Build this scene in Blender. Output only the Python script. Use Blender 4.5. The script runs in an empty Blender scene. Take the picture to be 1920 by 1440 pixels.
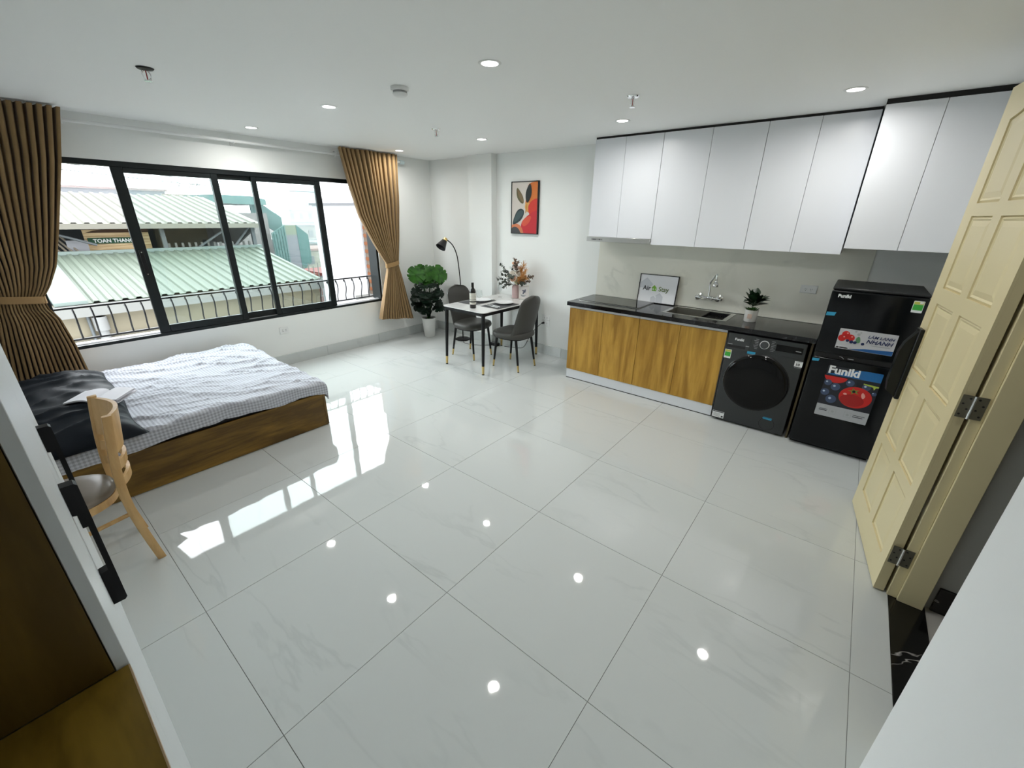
import bpy, bmesh, math, random
from mathutils import Vector, Matrix, noise
random.seed(7)
SC = bpy.context.scene
COL = SC.collection

# ------------------------------------------------------------------ camera
CAM_Z = 1.7592
def look(yaw, pitch, roll):
    yaw, pitch, roll = map(math.radians, (yaw, pitch, roll))
    f = Vector((math.cos(pitch)*math.cos(yaw), math.cos(pitch)*math.sin(yaw), -math.sin(pitch)))
    r = Vector((math.sin(yaw), -math.cos(yaw), 0)); u = r.cross(f)
    r2 = r*math.cos(roll) + u*math.sin(roll); u2 = -r*math.sin(roll) + u*math.cos(roll)
    return Matrix(((r2.x, u2.x, -f.x), (r2.y, u2.y, -f.y), (r2.z, u2.z, -f.z))).to_4x4()
cam_data = bpy.data.cameras.new('camera'); cam = bpy.data.objects.new('camera', cam_data); COL.objects.link(cam)
cam.matrix_world = Matrix.Translation((0, 0, CAM_Z)) @ look(38.4996, 22.0127, 0.8254)
cam_data.sensor_width = 36.0; cam_data.lens = 777.311/1920*36
cam_data.clip_start = 0.01; cam_data.clip_end = 400
SC.camera = cam

# ------------------------------------------------------------------ sky, exposure, ceiling lamp power
SC.view_settings.view_transform = 'Standard'; SC.view_settings.look = 'None'
SC.view_settings.gamma = 1.0; SC.view_settings.use_curve_mapping = False
SC.view_settings.exposure = 0.72
SKY_STRENGTH = 6.5
LAMP_WATT = 4.2
w = bpy.data.worlds.new('overcast_sky'); SC.world = w; w.use_nodes = True
wn = w.node_tree; wn.nodes.clear()
bg = wn.nodes.new('ShaderNodeBackground'); wo = wn.nodes.new('ShaderNodeOutputWorld')
tc = wn.nodes.new('ShaderNodeTexCoord'); sp = wn.nodes.new('ShaderNodeSeparateXYZ'); rp = wn.nodes.new('ShaderNodeValToRGB')
wn.links.new(tc.outputs['Generated'], sp.inputs[0]); wn.links.new(sp.outputs['Z'], rp.inputs[0])
rp.color_ramp.elements[0].position = 0.0; rp.color_ramp.elements[0].color = (0.80, 0.86, 0.90, 1)
rp.color_ramp.elements[1].position = 0.5; rp.color_ramp.elements[1].color = (0.93, 0.97, 1.0, 1)
wn.links.new(rp.outputs[0], bg.inputs[0]); bg.inputs[1].default_value = SKY_STRENGTH
wn.links.new(bg.outputs[0], wo.inputs[0])

# ------------------------------------------------------------------ mesh helpers
class B:
    """collects shapes into one bmesh"""
    def __init__(s): s.bm = bmesh.new()
    def box(s, x0, x1, y0, y1, z0, z1, bev=0.0, seg=1):
        g = bmesh.ops.create_cube(s.bm, size=1.0)
        vs = g['verts']
        for v in vs:
            v.co = Vector(((x0+x1)/2 + v.co.x*(x1-x0), (y0+y1)/2 + v.co.y*(y1-y0), (z0+z1)/2 + v.co.z*(z1-z0)))
        if bev > 0:
            es = list({e for v in vs for e in v.link_edges})
            bmesh.ops.bevel(s.bm, geom=es, offset=bev, segments=seg, affect='EDGES', profile=0.6)
        return s
    def tube(s, pts, r, n=8, cap=True, flat=None):
        pts = [Vector(p) for p in pts]; m = len(pts)
        rs = r if isinstance(r, (list, tuple)) else [r]*m
        rings = []; prev = None
        for i, p in enumerate(pts):
            t = (pts[min(i+1, m-1)] - pts[max(i-1, 0)]).normalized()
            if prev is None:
                a = Vector((0, 0, 1)) if abs(t.z) < 0.9 else Vector((1, 0, 0))
                nx = (a - t*a.dot(t)).normalized()
            else:
                nx = (prev - t*prev.dot(t)); nx = nx.normalized() if nx.length > 1e-6 else prev
            prev = nx; ny = t.cross(nx)
            k = flat if flat else 1.0
            rings.append([s.bm.verts.new(p + (nx*math.cos(2*math.pi*j/n) + ny*math.sin(2*math.pi*j/n)*k)*rs[i]) for j in range(n)])
        for a, b in zip(rings, rings[1:]):
            for j in range(n):
                s.bm.faces.new((a[j], a[(j+1) % n], b[(j+1) % n], b[j]))
        if cap:
            s.bm.faces.new(rings[0][::-1]); s.bm.faces.new(rings[-1])
        return s
    def cyl(s, p0, p1, r0, r1=None, n=16):
        return s.tube([p0, p1], [r0, r0 if r1 is None else r1], n)
    def lathe(s, prof, c=(0, 0, 0), n=24, axis='z', ring=False):
        closed = ring
        rings = []
        for r, z in prof:
            ring = []
            for j in range(n):
                a = 2*math.pi*j/n
                q = (r*math.cos(a), r*math.sin(a), z)
                if axis == 'x': q = (z, r*math.cos(a), r*math.sin(a))
                if axis == 'y': q = (r*math.sin(a), z, r*math.cos(a))
                ring.append(s.bm.verts.new(Vector(q) + Vector(c)))
            rings.append(ring)
        for a, b in zip(rings, rings[1:]):
            for j in range(n): s.bm.faces.new((a[j], a[(j+1) % n], b[(j+1) % n], b[j]))
        if closed:
            for j in range(n): s.bm.faces.new((rings[-1][j], rings[-1][(j+1) % n], rings[0][(j+1) % n], rings[0][j]))
        else:
            s.bm.faces.new(rings[0][::-1]); s.bm.faces.new(rings[-1])
        return s
    def prism(s, poly, axis, a0, a1):
        def mk(p, a):
            if axis == 'x': return (a, p[0], p[1])
            if axis == 'y': return (p[0], a, p[1])
            return (p[0], p[1], a)
        A = [s.bm.verts.new(mk(p, a0)) for p in poly]; Bv = [s.bm.verts.new(mk(p, a1)) for p in poly]
        n = len(poly)
        s.bm.faces.new(A[::-1]); s.bm.faces.new(Bv)
        for i in range(n): s.bm.faces.new((A[i], A[(i+1) % n], Bv[(i+1) % n], Bv[i]))
        return s
    def sphere(s, c, r, sc=(1, 1, 1), u=14, v=8):
        g = bmesh.ops.create_uvsphere(s.bm, u_segments=u, v_segments=v, radius=r)
        for q in g['verts']: q.co = Vector((q.co.x*sc[0], q.co.y*sc[1], q.co.z*sc[2])) + Vector(c)
        return s
    def grid(s, fn, nu, nv, closeu=False):
        P = [[s.bm.verts.new(fn(i/nu, j/nv)) for j in range(nv+1)] for i in range(nu+(0 if closeu else 1))]
        N = len(P)
        for i in range(nu):
            for j in range(nv):
                a, b = P[i], P[(i+1) % N]
                s.bm.faces.new((a[j], b[j], b[j+1], a[j+1]))
        return P
    def poly(s, pts):
        s.bm.faces.new([s.bm.verts.new(p) for p in pts]); return s
    def thicken(s, t):
        """give the sheet a back side, offset along the vertex normals"""
        bm = s.bm
        bmesh.ops.recalc_face_normals(bm, faces=bm.faces[:]); bm.normal_update()
        fs = bm.faces[:]; edges = [e for e in bm.edges if len(e.link_faces) == 1]
        twin = {v: bm.verts.new(v.co - v.normal*t) for v in bm.verts[:]}
        for f in fs: bm.faces.new([twin[v] for v in reversed(f.verts[:])])
        for e in edges:
            a_, b_ = e.verts
            bm.faces.new((a_, b_, twin[b_], twin[a_]))
        return s
    def move(s, mat):
        bmesh.ops.transform(s.bm, matrix=mat, verts=s.bm.verts[:]); return s

def worigin(o):
    p = Vector((0, 0, 0))
    while o is not None:
        p = p + o.location; o = o.parent
    return p

def obj(name, b, m, parent=None, smooth=40, local=False, kind=None, label=None, cat=None, group=None, loc=None):
    """link a collected shape as one mesh object; shapes are given in world coordinates unless local"""
    bm = b.bm if isinstance(b, B) else b
    bmesh.ops.recalc_face_normals(bm, faces=bm.faces[:])
    me = bpy.data.meshes.new(name)
    if not local:
        off = worigin(parent) if parent is not None else Vector((0, 0, 0))
        if parent is None and loc is None and bm.verts:
            xs = [v.co for v in bm.verts]
            loc = ((min(v.x for v in xs)+max(v.x for v in xs))/2, (min(v.y for v in xs)+max(v.y for v in xs))/2, min(v.z for v in xs))
        if parent is None: off = Vector(loc)
        bmesh.ops.translate(bm, vec=-off, verts=bm.verts[:])
    bm.to_mesh(me); bm.free()
    if smooth:
        me.shade_smooth(); me.set_sharp_from_angle(angle=math.radians(smooth))
    me.materials.append(m)
    o = bpy.data.objects.new(name, me); COL.objects.link(o)
    if parent is not None: o.parent = parent
    elif loc is not None: o.location = loc
    return tag(o, label, cat, group, kind)

def tag(o, label=None, cat=None, group=None, kind=None):
    if label: o['label'] = label
    if cat: o['category'] = cat
    if group: o['group'] = group
    if kind: o['kind'] = kind
    return o

def thing(name, label, cat, loc=(0, 0, 0), rz=0.0, group=None, kind=None):
    o = bpy.data.objects.new(name, None); COL.objects.link(o)
    o.empty_display_size = 0.1
    o.location = loc; o.rotation_euler = (0, 0, rz)
    return tag(o, label, cat, group, kind)

def copy_tree(o, parent=None):
    c = o.copy(); COL.objects.link(c); c.parent = parent
    for ch in list(o.children): copy_tree(ch, c)
    return c

# ------------------------------------------------------------------ materials
MATS = {}
def M(name, col, rough=0.5, metal=0.0, spec=0.5, coat=0.0, emit=0.0, bump=None, vary=None, trans=0.0, sheen=0.0):
    if name in MATS: return MATS[name]
    m = bpy.data.materials.new(name); m.use_nodes = True; MATS[name] = m
    nt = m.node_tree; p = nt.nodes['Principled BSDF']
    p.inputs['Base Color'].default_value = (*col, 1); p.inputs['Roughness'].default_value = rough
    p.inputs['Metallic'].default_value = metal; p.inputs['Specular IOR Level'].default_value = spec
    p.inputs['Coat Weight'].default_value = coat; p.inputs['Coat Roughness'].default_value = 0.05
    if sheen: p.inputs['Sheen Weight'].default_value = sheen
    if trans: p.inputs['Transmission Weight'].default_value = trans
    if emit:
        p.inputs['Emission Color'].default_value = (*col, 1); p.inputs['Emission Strength'].default_value = emit
    if bump or vary:
        t = nt.nodes.new('ShaderNodeTexCoord')
    if vary:                                   # (scale, second colour)
        n = nt.nodes.new('ShaderNodeTexNoise'); n.inputs['Scale'].default_value = vary[0]; n.inputs['Detail'].default_value = 4
        nt.links.new(t.outputs['Object'], n.inputs['Vector'])
        r = nt.nodes.new('ShaderNodeValToRGB'); r.color_ramp.elements[0].position = 0.35; r.color_ramp.elements[1].position = 0.68
        r.color_ramp.elements[0].color = (*col, 1); r.color_ramp.elements[1].color = (*vary[1], 1)
        nt.links.new(n.outputs['Fac'], r.inputs[0]); nt.links.new(r.outputs[0], p.inputs['Base Color'])
    if bump:                                   # (scale, strength, distance)
        n2 = nt.nodes.new('ShaderNodeTexNoise'); n2.inputs['Scale'].default_value = bump[0]; n2.inputs['Detail'].default_value = 3
        nt.links.new(t.outputs['Object'], n2.inputs['Vector'])
        bp = nt.nodes.new('ShaderNodeBump'); bp.inputs['Strength'].default_value = bump[1]; bp.inputs['Distance'].default_value = bump[2]
        nt.links.new(n2.outputs['Fac'], bp.inputs['Height']); nt.links.new(bp.outputs[0], p.inputs['Normal'])
    return m

def wood(name, c1, c2, scale, rough=0.45, contrast=(0.36, 0.66), spec=0.4):
    if name in MATS: return MATS[name]
    m = bpy.data.materials.new(name); m.use_nodes = True; MATS[name] = m
    nt = m.node_tree; p = nt.nodes['Principled BSDF']; p.inputs['Roughness'].default_value = rough
    p.inputs['Specular IOR Level'].default_value = spec
    t = nt.nodes.new('ShaderNodeTexCoord'); mp = nt.nodes.new('ShaderNodeMapping'); mp.inputs['Scale'].default_value = scale
    inf = nt.nodes.new('ShaderNodeObjectInfo'); ad = nt.nodes.new('ShaderNodeVectorMath'); ad.operation = 'ADD'
    ml = nt.nodes.new('ShaderNodeMath'); ml.operation = 'MULTIPLY'; ml.inputs[1].default_value = 37.0
    nt.links.new(inf.outputs['Random'], ml.inputs[0])
    nt.links.new(t.outputs['Object'], ad.inputs[0]); nt.links.new(ml.outputs[0], ad.inputs[1])
    nt.links.new(ad.outputs[0], mp.inputs[0])
    n = nt.nodes.new('ShaderNodeTexNoise'); n.inputs['Scale'].default_value = 1.0; n.inputs['Detail'].default_value = 6; n.inputs['Distortion'].default_value = 1.2
    nt.links.new(mp.outputs[0], n.inputs['Vector'])
    n3 = nt.nodes.new('ShaderNodeTexNoise'); n3.inputs['Scale'].default_value = 7.0; n3.inputs['Detail'].default_value = 3
    nt.links.new(mp.outputs[0], n3.inputs['Vector'])
    mx = nt.nodes.new('ShaderNodeMath'); mx.operation = 'MULTIPLY_ADD'; mx.inputs[1].default_value = 0.28
    nt.links.new(n3.outputs['Fac'], mx.inputs[0]); nt.links.new(n.outputs['Fac'], mx.inputs[2])
    r = nt.nodes.new('ShaderNodeValToRGB'); r.color_ramp.elements[0].position = contrast[0]+0.14; r.color_ramp.elements[1].position = contrast[1]+0.14
    r.color_ramp.elements[0].color = (*c1, 1); r.color_ramp.elements[1].color = (*c2, 1)
    nt.links.new(mx.outputs[0], r.inputs[0]); nt.links.new(r.outputs[0], p.inputs['Base Color'])
    return m

def marble(name, base, vein, scale=1.1, width=0.035, rough=0.06, wav=0.0, amount=0.6, spec=0.5, ior=1.5, stretch=(1, 1, 1), mott=None):
    """stone with thin wandering veins; each piece gets its own offset"""
    if name in MATS: return MATS[name]
    m = bpy.data.materials.new(name); m.use_nodes = True; MATS[name] = m
    nt = m.node_tree; p = nt.nodes['Principled BSDF']; p.inputs['Roughness'].default_value = rough
    p.inputs['Specular IOR Level'].default_value = spec; p.inputs['IOR'].default_value = ior
    t = nt.nodes.new('ShaderNodeTexCoord'); inf = nt.nodes.new('ShaderNodeObjectInfo')
    ml = nt.nodes.new('ShaderNodeMath'); ml.operation = 'MULTIPLY'; ml.inputs[1].default_value = 53.0
    nt.links.new(inf.outputs['Random'], ml.inputs[0])
    ad = nt.nodes.new('ShaderNodeVectorMath'); ad.operation = 'ADD'
    mp = nt.nodes.new('ShaderNodeMapping'); mp.inputs['Scale'].default_value = stretch; mp.inputs['Rotation'].default_value = (0, 0, 0.6)
    nt.links.new(t.outputs['Object'], mp.inputs[0])
    nt.links.new(mp.outputs[0], ad.inputs[0]); nt.links.new(ml.outputs[0], ad.inputs[1])
    n = nt.nodes.new('ShaderNodeTexNoise'); n.inputs['Scale'].default_value = scale; n.inputs['Detail'].default_value = 5; n.inputs['Roughness'].default_value = 0.55
    n.inputs['Distortion'].default_value = 0.5
    nt.links.new(ad.outputs[0], n.inputs['Vector'])
    s1 = nt.nodes.new('ShaderNodeMath'); s1.operation = 'SUBTRACT'; s1.inputs[1].default_value = 0.5
    a1 = nt.nodes.new('ShaderNodeMath'); a1.operation = 'ABSOLUTE'
    nt.links.new(n.outputs['Fac'], s1.inputs[0]); nt.links.new(s1.outputs[0], a1.inputs[0])
    mr = nt.nodes.new('ShaderNodeMapRange'); mr.inputs['From Min'].default_value = 0.0; mr.inputs['From Max'].default_value = width
    mr.inputs['To Min'].default_value = 1.0; mr.inputs['To Max'].default_value = 0.0
    nt.links.new(a1.outputs[0], mr.inputs[0])
    n2 = nt.nodes.new('ShaderNodeTexNoise'); n2.inputs['Scale'].default_value = scale*1.7; n2.inputs['Detail'].default_value = 3
    nt.links.new(ad.outputs[0], n2.inputs['Vector'])
    mr2 = nt.nodes.new('ShaderNodeMapRange'); mr2.inputs['From Min'].default_value = 0.42; mr2.inputs['From Max'].default_value = 0.62
    nt.links.new(n2.outputs['Fac'], mr2.inputs[0])
    mu = nt.nodes.new('ShaderNodeMath'); mu.operation = 'MULTIPLY'; nt.links.new(mr.outputs[0], mu.inputs[0]); nt.links.new(mr2.outputs[0], mu.inputs[1])
    mu2 = nt.nodes.new('ShaderNodeMath'); mu2.operation = 'MULTIPLY'; mu2.inputs[1].default_value = amount; nt.links.new(mu.outputs[0], mu2.inputs[0])
    mix = nt.nodes.new('ShaderNodeMix'); mix.data_type = 'RGBA'
    mix.inputs[6].default_value = (*base, 1); mix.inputs[7].default_value = (*vein, 1)
    if mott:
        mm = nt.nodes.new('ShaderNodeMix'); mm.data_type = 'RGBA'; mm.inputs[6].default_value = (*base, 1); mm.inputs[7].default_value = (*mott, 1)
        nt.links.new(n2.outputs['Fac'], mm.inputs[0]); nt.links.new(mm.outputs[2], mix.inputs[6])
    nt.links.new(mu2.outputs[0], mix.inputs[0]); nt.links.new(mix.outputs[2], p.inputs['Base Color'])
    if wav:
        nb = nt.nodes.new('ShaderNodeTexNoise'); nb.inputs['Scale'].default_value = 3.0; nb.inputs['Detail'].default_value = 1
        nt.links.new(ad.outputs[0], nb.inputs['Vector'])
        bp = nt.nodes.new('ShaderNodeBump'); bp.inputs['Strength'].default_value = 1.0; bp.inputs['Distance'].default_value = wav
        nt.links.new(nb.outputs['Fac'], bp.inputs['Height']); nt.links.new(bp.outputs[0], p.inputs['Normal'])
    return m

def glass(name, tint=(0.93, 0.97, 0.96), rough=0.0, ior=1.45):
    if name in MATS: return MATS[name]
    m = bpy.data.materials.new(name); m.use_nodes = True; MATS[name] = m
    nt = m.node_tree; nt.nodes.clear()
    o = nt.nodes.new('ShaderNodeOutputMaterial'); t = nt.nodes.new('ShaderNodeBsdfTransparent'); g = nt.nodes.new('ShaderNodeBsdfGlossy')
    lw = nt.nodes.new('ShaderNodeLayerWeight'); lw.inputs[0].default_value = 0.5; mx = nt.nodes.new('ShaderNodeMixShader')
    pw = nt.nodes.new('ShaderNodeMath'); pw.operation = 'POWER'; pw.inputs[1].default_value = 4.0; nt.links.new(lw.outputs['Facing'], pw.inputs[0])
    f = nt.nodes.new('ShaderNodeMath'); f.operation = 'MULTIPLY_ADD'; f.inputs[1].default_value = 0.75; f.inputs[2].default_value = 0.045; nt.links.new(pw.outputs[0], f.inputs[0])
    t.inputs[0].default_value = (*tint, 1); g.inputs['Roughness'].default_value = rough
    nt.links.new(f.outputs[0], mx.inputs[0]); nt.links.new(t.outputs[0], mx.inputs[1]); nt.links.new(g.outputs[0], mx.inputs[2])
    nt.links.new(mx.outputs[0], o.inputs[0]); return m

def gingham(name, c0, c1, period):
    """woven check: two square waves over x and (y - z)"""
    m = bpy.data.materials.new(name); m.use_nodes = True; MATS[name] = m
    nt = m.node_tree; p = nt.nodes['Principled BSDF']; p.inputs['Roughness'].default_value = 0.85; p.inputs['Specular IOR Level'].default_value = 0.15
    t = nt.nodes.new('ShaderNodeTexCoord'); s = nt.nodes.new('ShaderNodeSeparateXYZ'); nt.links.new(t.outputs['Object'], s.inputs[0])
    def mth(op, a, b):
        n = nt.nodes.new('ShaderNodeMath'); n.operation = op
        for i, v in enumerate((a, b)):
            if v is None: continue
            if isinstance(v, (int, float)): n.inputs[i].default_value = v
            else: nt.links.new(v, n.inputs[i])
        return n.outputs[0]
    def sq(x): return mth('GREATER_THAN', mth('FRACT', mth('MULTIPLY', x, 1/period), None), 0.5)
    yz = mth('SUBTRACT', s.outputs['Y'], s.outputs['Z'])
    f = mth('MULTIPLY', mth('ADD', sq(s.outputs['X']), sq(yz)), 0.5)
    mx = nt.nodes.new('ShaderNodeMix'); mx.data_type = 'RGBA'; mx.inputs[6].default_value = (*c0, 1); mx.inputs[7].default_value = (*c1, 1)
    nt.links.new(f, mx.inputs[0]); nt.links.new(mx.outputs[2], p.inputs['Base Color'])
    return m

def text(name, s, size, m, parent, origin, ex, ey, ext=0.0006, bold=0.0, shear=0.0, align='LEFT', sx=1.0):
    """flat lettering as a thin mesh: baseline start at origin, running along ex, up along ey"""
    cu = bpy.data.curves.new(name, 'FONT'); cu.body = s; cu.size = size; cu.extrude = ext; cu.offset = bold; cu.shear = shear; cu.align_x = align
    cu.resolution_u = 3
    t = bpy.data.objects.new(name, cu); COL.objects.link(t)
    dg = bpy.context.evaluated_depsgraph_get(); dg.update()
    me = bpy.data.meshes.new_from_object(t.evaluated_get(dg))
    bpy.data.objects.remove(t); bpy.data.curves.remove(cu)
    ex = Vector(ex).normalized(); ey = Vector(ey).normalized(); ez = ex.cross(ey)
    mt = Matrix(((ex.x*sx, ey.x, ez.x, origin[0]), (ex.y*sx, ey.y, ez.y, origin[1]), (ex.z*sx, ey.z, ez.z, origin[2]), (0, 0, 0, 1)))
    me.transform(mt)
    if parent is not None: me.transform(Matrix.Translation(-worigin(parent)))
    me.materials.clear(); me.materials.append(m); me.name = name
    o = bpy.data.objects.new(name, me); COL.objects.link(o); o.parent = parent
    return o

def disc(cx, cy, r, n=20, ry=None):
    ry = r if ry is None else ry
    return [(cx + r*math.cos(2*math.pi*i/n), cy + ry*math.sin(2*math.pi*i/n)) for i in range(n)]
def rrect(x0, x1, y0, y1, r, n=4):
    P = []
    for cx, cy, a0 in ((x1-r, y1-r, 0), (x0+r, y1-r, 90), (x0+r, y0+r, 180), (x1-r, y0+r, 270)):
        for i in range(n+1):
            a = math.radians(a0 + 90*i/n); P.append((cx + r*math.cos(a), cy + r*math.sin(a)))
    return P
def smooth_poly(P, it=2):
    for _ in range(it):
        Q = []
        for i in range(len(P)):
            a, b = P[i], P[(i+1) % len(P)]
            Q += [(a[0]*.75+b[0]*.25, a[1]*.75+b[1]*.25), (a[0]*.25+b[0]*.75, a[1]*.25+b[1]*.75)]
        P = Q
    return P
def bez(p, n=12):
    """Catmull-Rom through the given points"""
    p = [Vector(q) for q in p]; out = []
    for i in range(len(p)-1):
        a, b, c, d = p[max(i-1, 0)], p[i], p[i+1], p[min(i+2, len(p)-1)]
        for k in range(n):
            t = k/n
            out.append(0.5*((2*b) + (c-a)*t + (2*a-5*b+4*c-d)*t*t + (-a+3*b-3*c+d)*t**3))
    out.append(p[-1]); return out

PAINT = M('wall_paint', (0.84, 0.855, 0.835), 0.55, spec=0.25)
CEIL = M('ceiling_paint', (0.94, 0.95, 0.94), 0.6, spec=0.2)
TILE = marble('floor_porcelain', (0.575, 0.60, 0.59), (0.38, 0.41, 0.41), scale=0.8, width=0.016, rough=0.03, wav=0.0006, amount=0.30, ior=1.52, stretch=(2.6, 0.6, 1))
SKIRT = marble('skirting_porcelain', (0.58, 0.61, 0.60), (0.46, 0.49, 0.49), scale=1.6, rough=0.1, amount=0.5)
GROUT = M('grout', (0.22, 0.22, 0.21), 0.8)
SPLASH = marble('backsplash_stone', (0.79, 0.78, 0.69), (0.60, 0.60, 0.53), scale=1.3, width=0.03, rough=0.12, amount=0.45, mott=(0.84, 0.83, 0.75))
BLACKSTONE = marble('black_granite', (0.006, 0.006, 0.007), (0.035, 0.035, 0.038), scale=9, width=0.06, rough=0.07, amount=0.6)
NERO = marble('nero_marble', (0.006, 0.006, 0.006), (0.5, 0.48, 0.45), scale=1.6, width=0.004, rough=0.1, amount=0.8)
WHITE_MELAMINE = M('white_melamine', (0.77, 0.79, 0.83), 0.32, spec=0.4)
CREAM = M('cream_door_paint', (0.72, 0.63, 0.385), 0.38, spec=0.4)
BLACKALU = M('black_aluminium', (0.008, 0.012, 0.013), 0.35, spec=0.3)
WHITE_PLASTIC = M('white_plastic', (0.78, 0.79, 0.78), 0.3)
CHROME = M('chrome', (0.82, 0.83, 0.84), 0.08, metal=1.0)
STEEL = M('brushed_steel', (0.55, 0.55, 0.53), 0.28, metal=1.0)
BLACK_METAL = M('black_metal', (0.007, 0.007, 0.008), 0.4, spec=.3)
GOLD = M('gold_metal', (0.62, 0.45, 0.18), 0.3, metal=1.0)
DARKGAP = M('near_black', (0.01, 0.01, 0.011), 0.7)  # near-black for dark parts and for the shade above the wall cabinets
WOOD_YELLOW = wood('oak_yellow', (0.32, 0.160, 0.018), (0.58, 0.33, 0.055), (7, 7, 0.9), 0.42)
WOOD_BED = wood('walnut_bed', (0.10, 0.052, 0.008), (0.26, 0.145, 0.024), (1.2, 9, 9), 0.4)
WOOD_WARD = wood('wardrobe_brown', (0.085, 0.050, 0.006), (0.15, 0.092, 0.013), (9, 1.4, 1.4), 0.5)
WOOD_CHAIR = wood('beech_chair', (0.55, 0.33, 0.13), (0.68, 0.44, 0.20), (14, 14, 3), 0.38)
CLEARGLASS = glass('window_glass', (0.90, 0.955, 0.945))
DRINKGLASS = glass('drinking_glass', (0.97, 0.98, 0.98))
LAMP_LENS = M('lamp_lens', (1.0, 0.98, 0.94), 0.4, emit=6.0)

# ================================================================== ROOM SHELL
XL, XR, YB, YD, ZC = -0.68, 4.57, 5.25, -0.535, 2.50      # left wall, kitchen wall, window wall, door wall, ceiling
GX, GY, TS = 0.2102, 2.0029, 0.80                          # tile grid origin and size

floor = obj('floor', B().box(XL-.1, XR+.1, -0.56, YB+.1, -0.12, -0.004), GROUT, loc=(0, 0, -0.12), label='glossy pale marble tile floor of the whole studio room', cat='floor', kind='structure')
xe = [XL] + [GX + TS*k for k in range(-1, 6)] + [XR]
ye = [YD] + [GY - TS*3 + TS*k for k in range(0, 8)] + [YB]
xe = sorted({round(v, 4) for v in xe if XL <= v <= XR}); ye = sorted({round(v, 4) for v in ye if YD <= v <= YB})
for i in range(len(xe)-1):
    for j in range(len(ye)-1):
        x0, x1, y0, y1 = xe[i], xe[i+1], ye[j], ye[j+1]
        if x1 - x0 < 0.02 or y1 - y0 < 0.02: continue
        g = 0.0010
        cx, cy = (x0+x1)/2, (y0+y1)/2
        b = B().box(x0+g-cx, x1-g-cx, y0+g-cy, y1-g-cy, -0.009, 0, 0.0006)
        o = obj('tile', b, TILE, parent=floor, local=True, smooth=None)
        o.location = (cx, cy, 0.12)

ceiling = obj('ceiling', B().box(XL-.1, XR+.1, -0.70, YB+.22, ZC, ZC+0.12), CEIL, label='flat white painted ceiling with recessed downlights', cat='ceiling', kind='structure')

# window opening: x 0.25..3.56, z 0.60..2.16
WX0, WX1, WZ0, WZ1 = 0.25, 3.56, 0.595, 2.162
wb = B()
wb.box(XL-.1, WX0, YB, YB+.2, 0, ZC); wb.box(WX1, XR+.1, YB, YB+.2, 0, ZC)
wb.box(WX0, WX1, YB, YB+.2, 0, WZ0); wb.box(WX0, WX1, YB, YB+.2, WZ1, ZC)
wall_back = obj('wall_back', wb, PAINT, label='white wall holding the wide black-framed window', cat='wall', kind='structure')
wall_left = obj('wall_left', B().box(XL-.1, XL, -0.311, YB, 0, ZC), PAINT, label='white wall behind the wardrobe and bed head', cat='wall', kind='structure')
wall_right = obj('wall_right', B().box(XR, XR+.12, -0.66, YB, 0, ZC), PAINT, label='white kitchen wall with picture and backsplash', cat='wall', kind='structure')
obj('column', B().box(4.47, XR-.0005, 3.945, 4.36, 0, ZC), PAINT, parent=wall_right)
# door wall (y = -0.535 .. -0.66) with the doorway x 1.58..2.43
db = B()
db.box(2.50, XR+.12, -0.66, YD, 0, ZC); db.box(1.02, 1.51, -0.66, YD, 0, ZC); db.box(1.51, 2.50, -0.66, YD, 2.40, ZC)
wall_front = obj('wall_front', db, PAINT, label='white wall around the open entrance doorway', cat='wall', kind='structure')
obj('wall_near', B().box(XL-.1, 1.02, -0.66, -0.312, -.1, ZC), M('wall_paint_lightened', (0.93, 0.95, 0.96), .5), label='bright white wall corner in the lower right foreground', cat='wall', kind='structure')  # colour raised above the wall paint so this corner reads as brightly lit
# corridor outside the doorway
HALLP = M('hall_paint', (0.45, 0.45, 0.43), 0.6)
hb = B(); hb.box(2.45, 2.57, -2.6, -0.6605, 0, ZC); hb.box(1.25, 2.57, -2.7, -2.6, 0, ZC); hb.box(1.15, 1.25, -2.7, -0.6605, 0, ZC); hb.box(1.15, 2.57, -2.7, -0.6605, ZC, ZC+.1)
wall_hall = obj('wall_hall', hb, HALLP, label='dim grey corridor wall seen past the door frame', cat='wall', kind='structure')
obj('skirting_board', B().box(2.436, 2.4495, -2.6, -0.69, 0, 0.14, 0.002), NERO, parent=wall_hall)
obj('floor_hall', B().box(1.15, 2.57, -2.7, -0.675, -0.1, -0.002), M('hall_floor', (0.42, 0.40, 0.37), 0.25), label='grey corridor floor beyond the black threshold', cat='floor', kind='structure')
obj('trim_2', B().box(1.50, 2.53, -0.674, YD, -0.06, 0.0015, 0.001), NERO, label='black marble threshold with white veins in the doorway', cat='threshold', kind='structure')

# skirting: stone pieces on the window and kitchen walls
def skirting(name, label, pieces):
    root = None
    for (x0, x1, y0, y1) in pieces:
        b = B().box(x0, x1, y0, y1, 0.0005, 0.132, 0.0015)
        if root is None:
            root = thing(name, label, 'baseboard', ((x0+x1)/2, (y0+y1)/2, 0), kind='structure')
        obj('skirting_tile', b, SKIRT, parent=root, smooth=None)
    return root
P = []; x = -0.59
while x < XR:
    x1 = min(x+0.8, XR-.001); P.append((max(x, XL+.001)+.001, x1-.001, YB-.013, YB-.0005)); x += 0.8
skirting('baseboard_back', 'pale grey stone skirting under the window', P)
P = []
for a, b_ in ((2.40, 2.52), (2.52, 2.80), (2.80, 3.60), (3.60, 3.94)): P.append((XR-.013, XR-.0005, a+.001, b_-.001))
P += [(4.458, 4.4695, 3.946, 4.36), (4.4705, 4.556, 3.932, 3.9445), (XR-.013, XR-.0005, 4.361, 4.403), (XR-.013, XR-.0005, 4.405, 5.236)]
skirting('baseboard_right', 'pale grey stone skirting below the picture wall', P)

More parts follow.
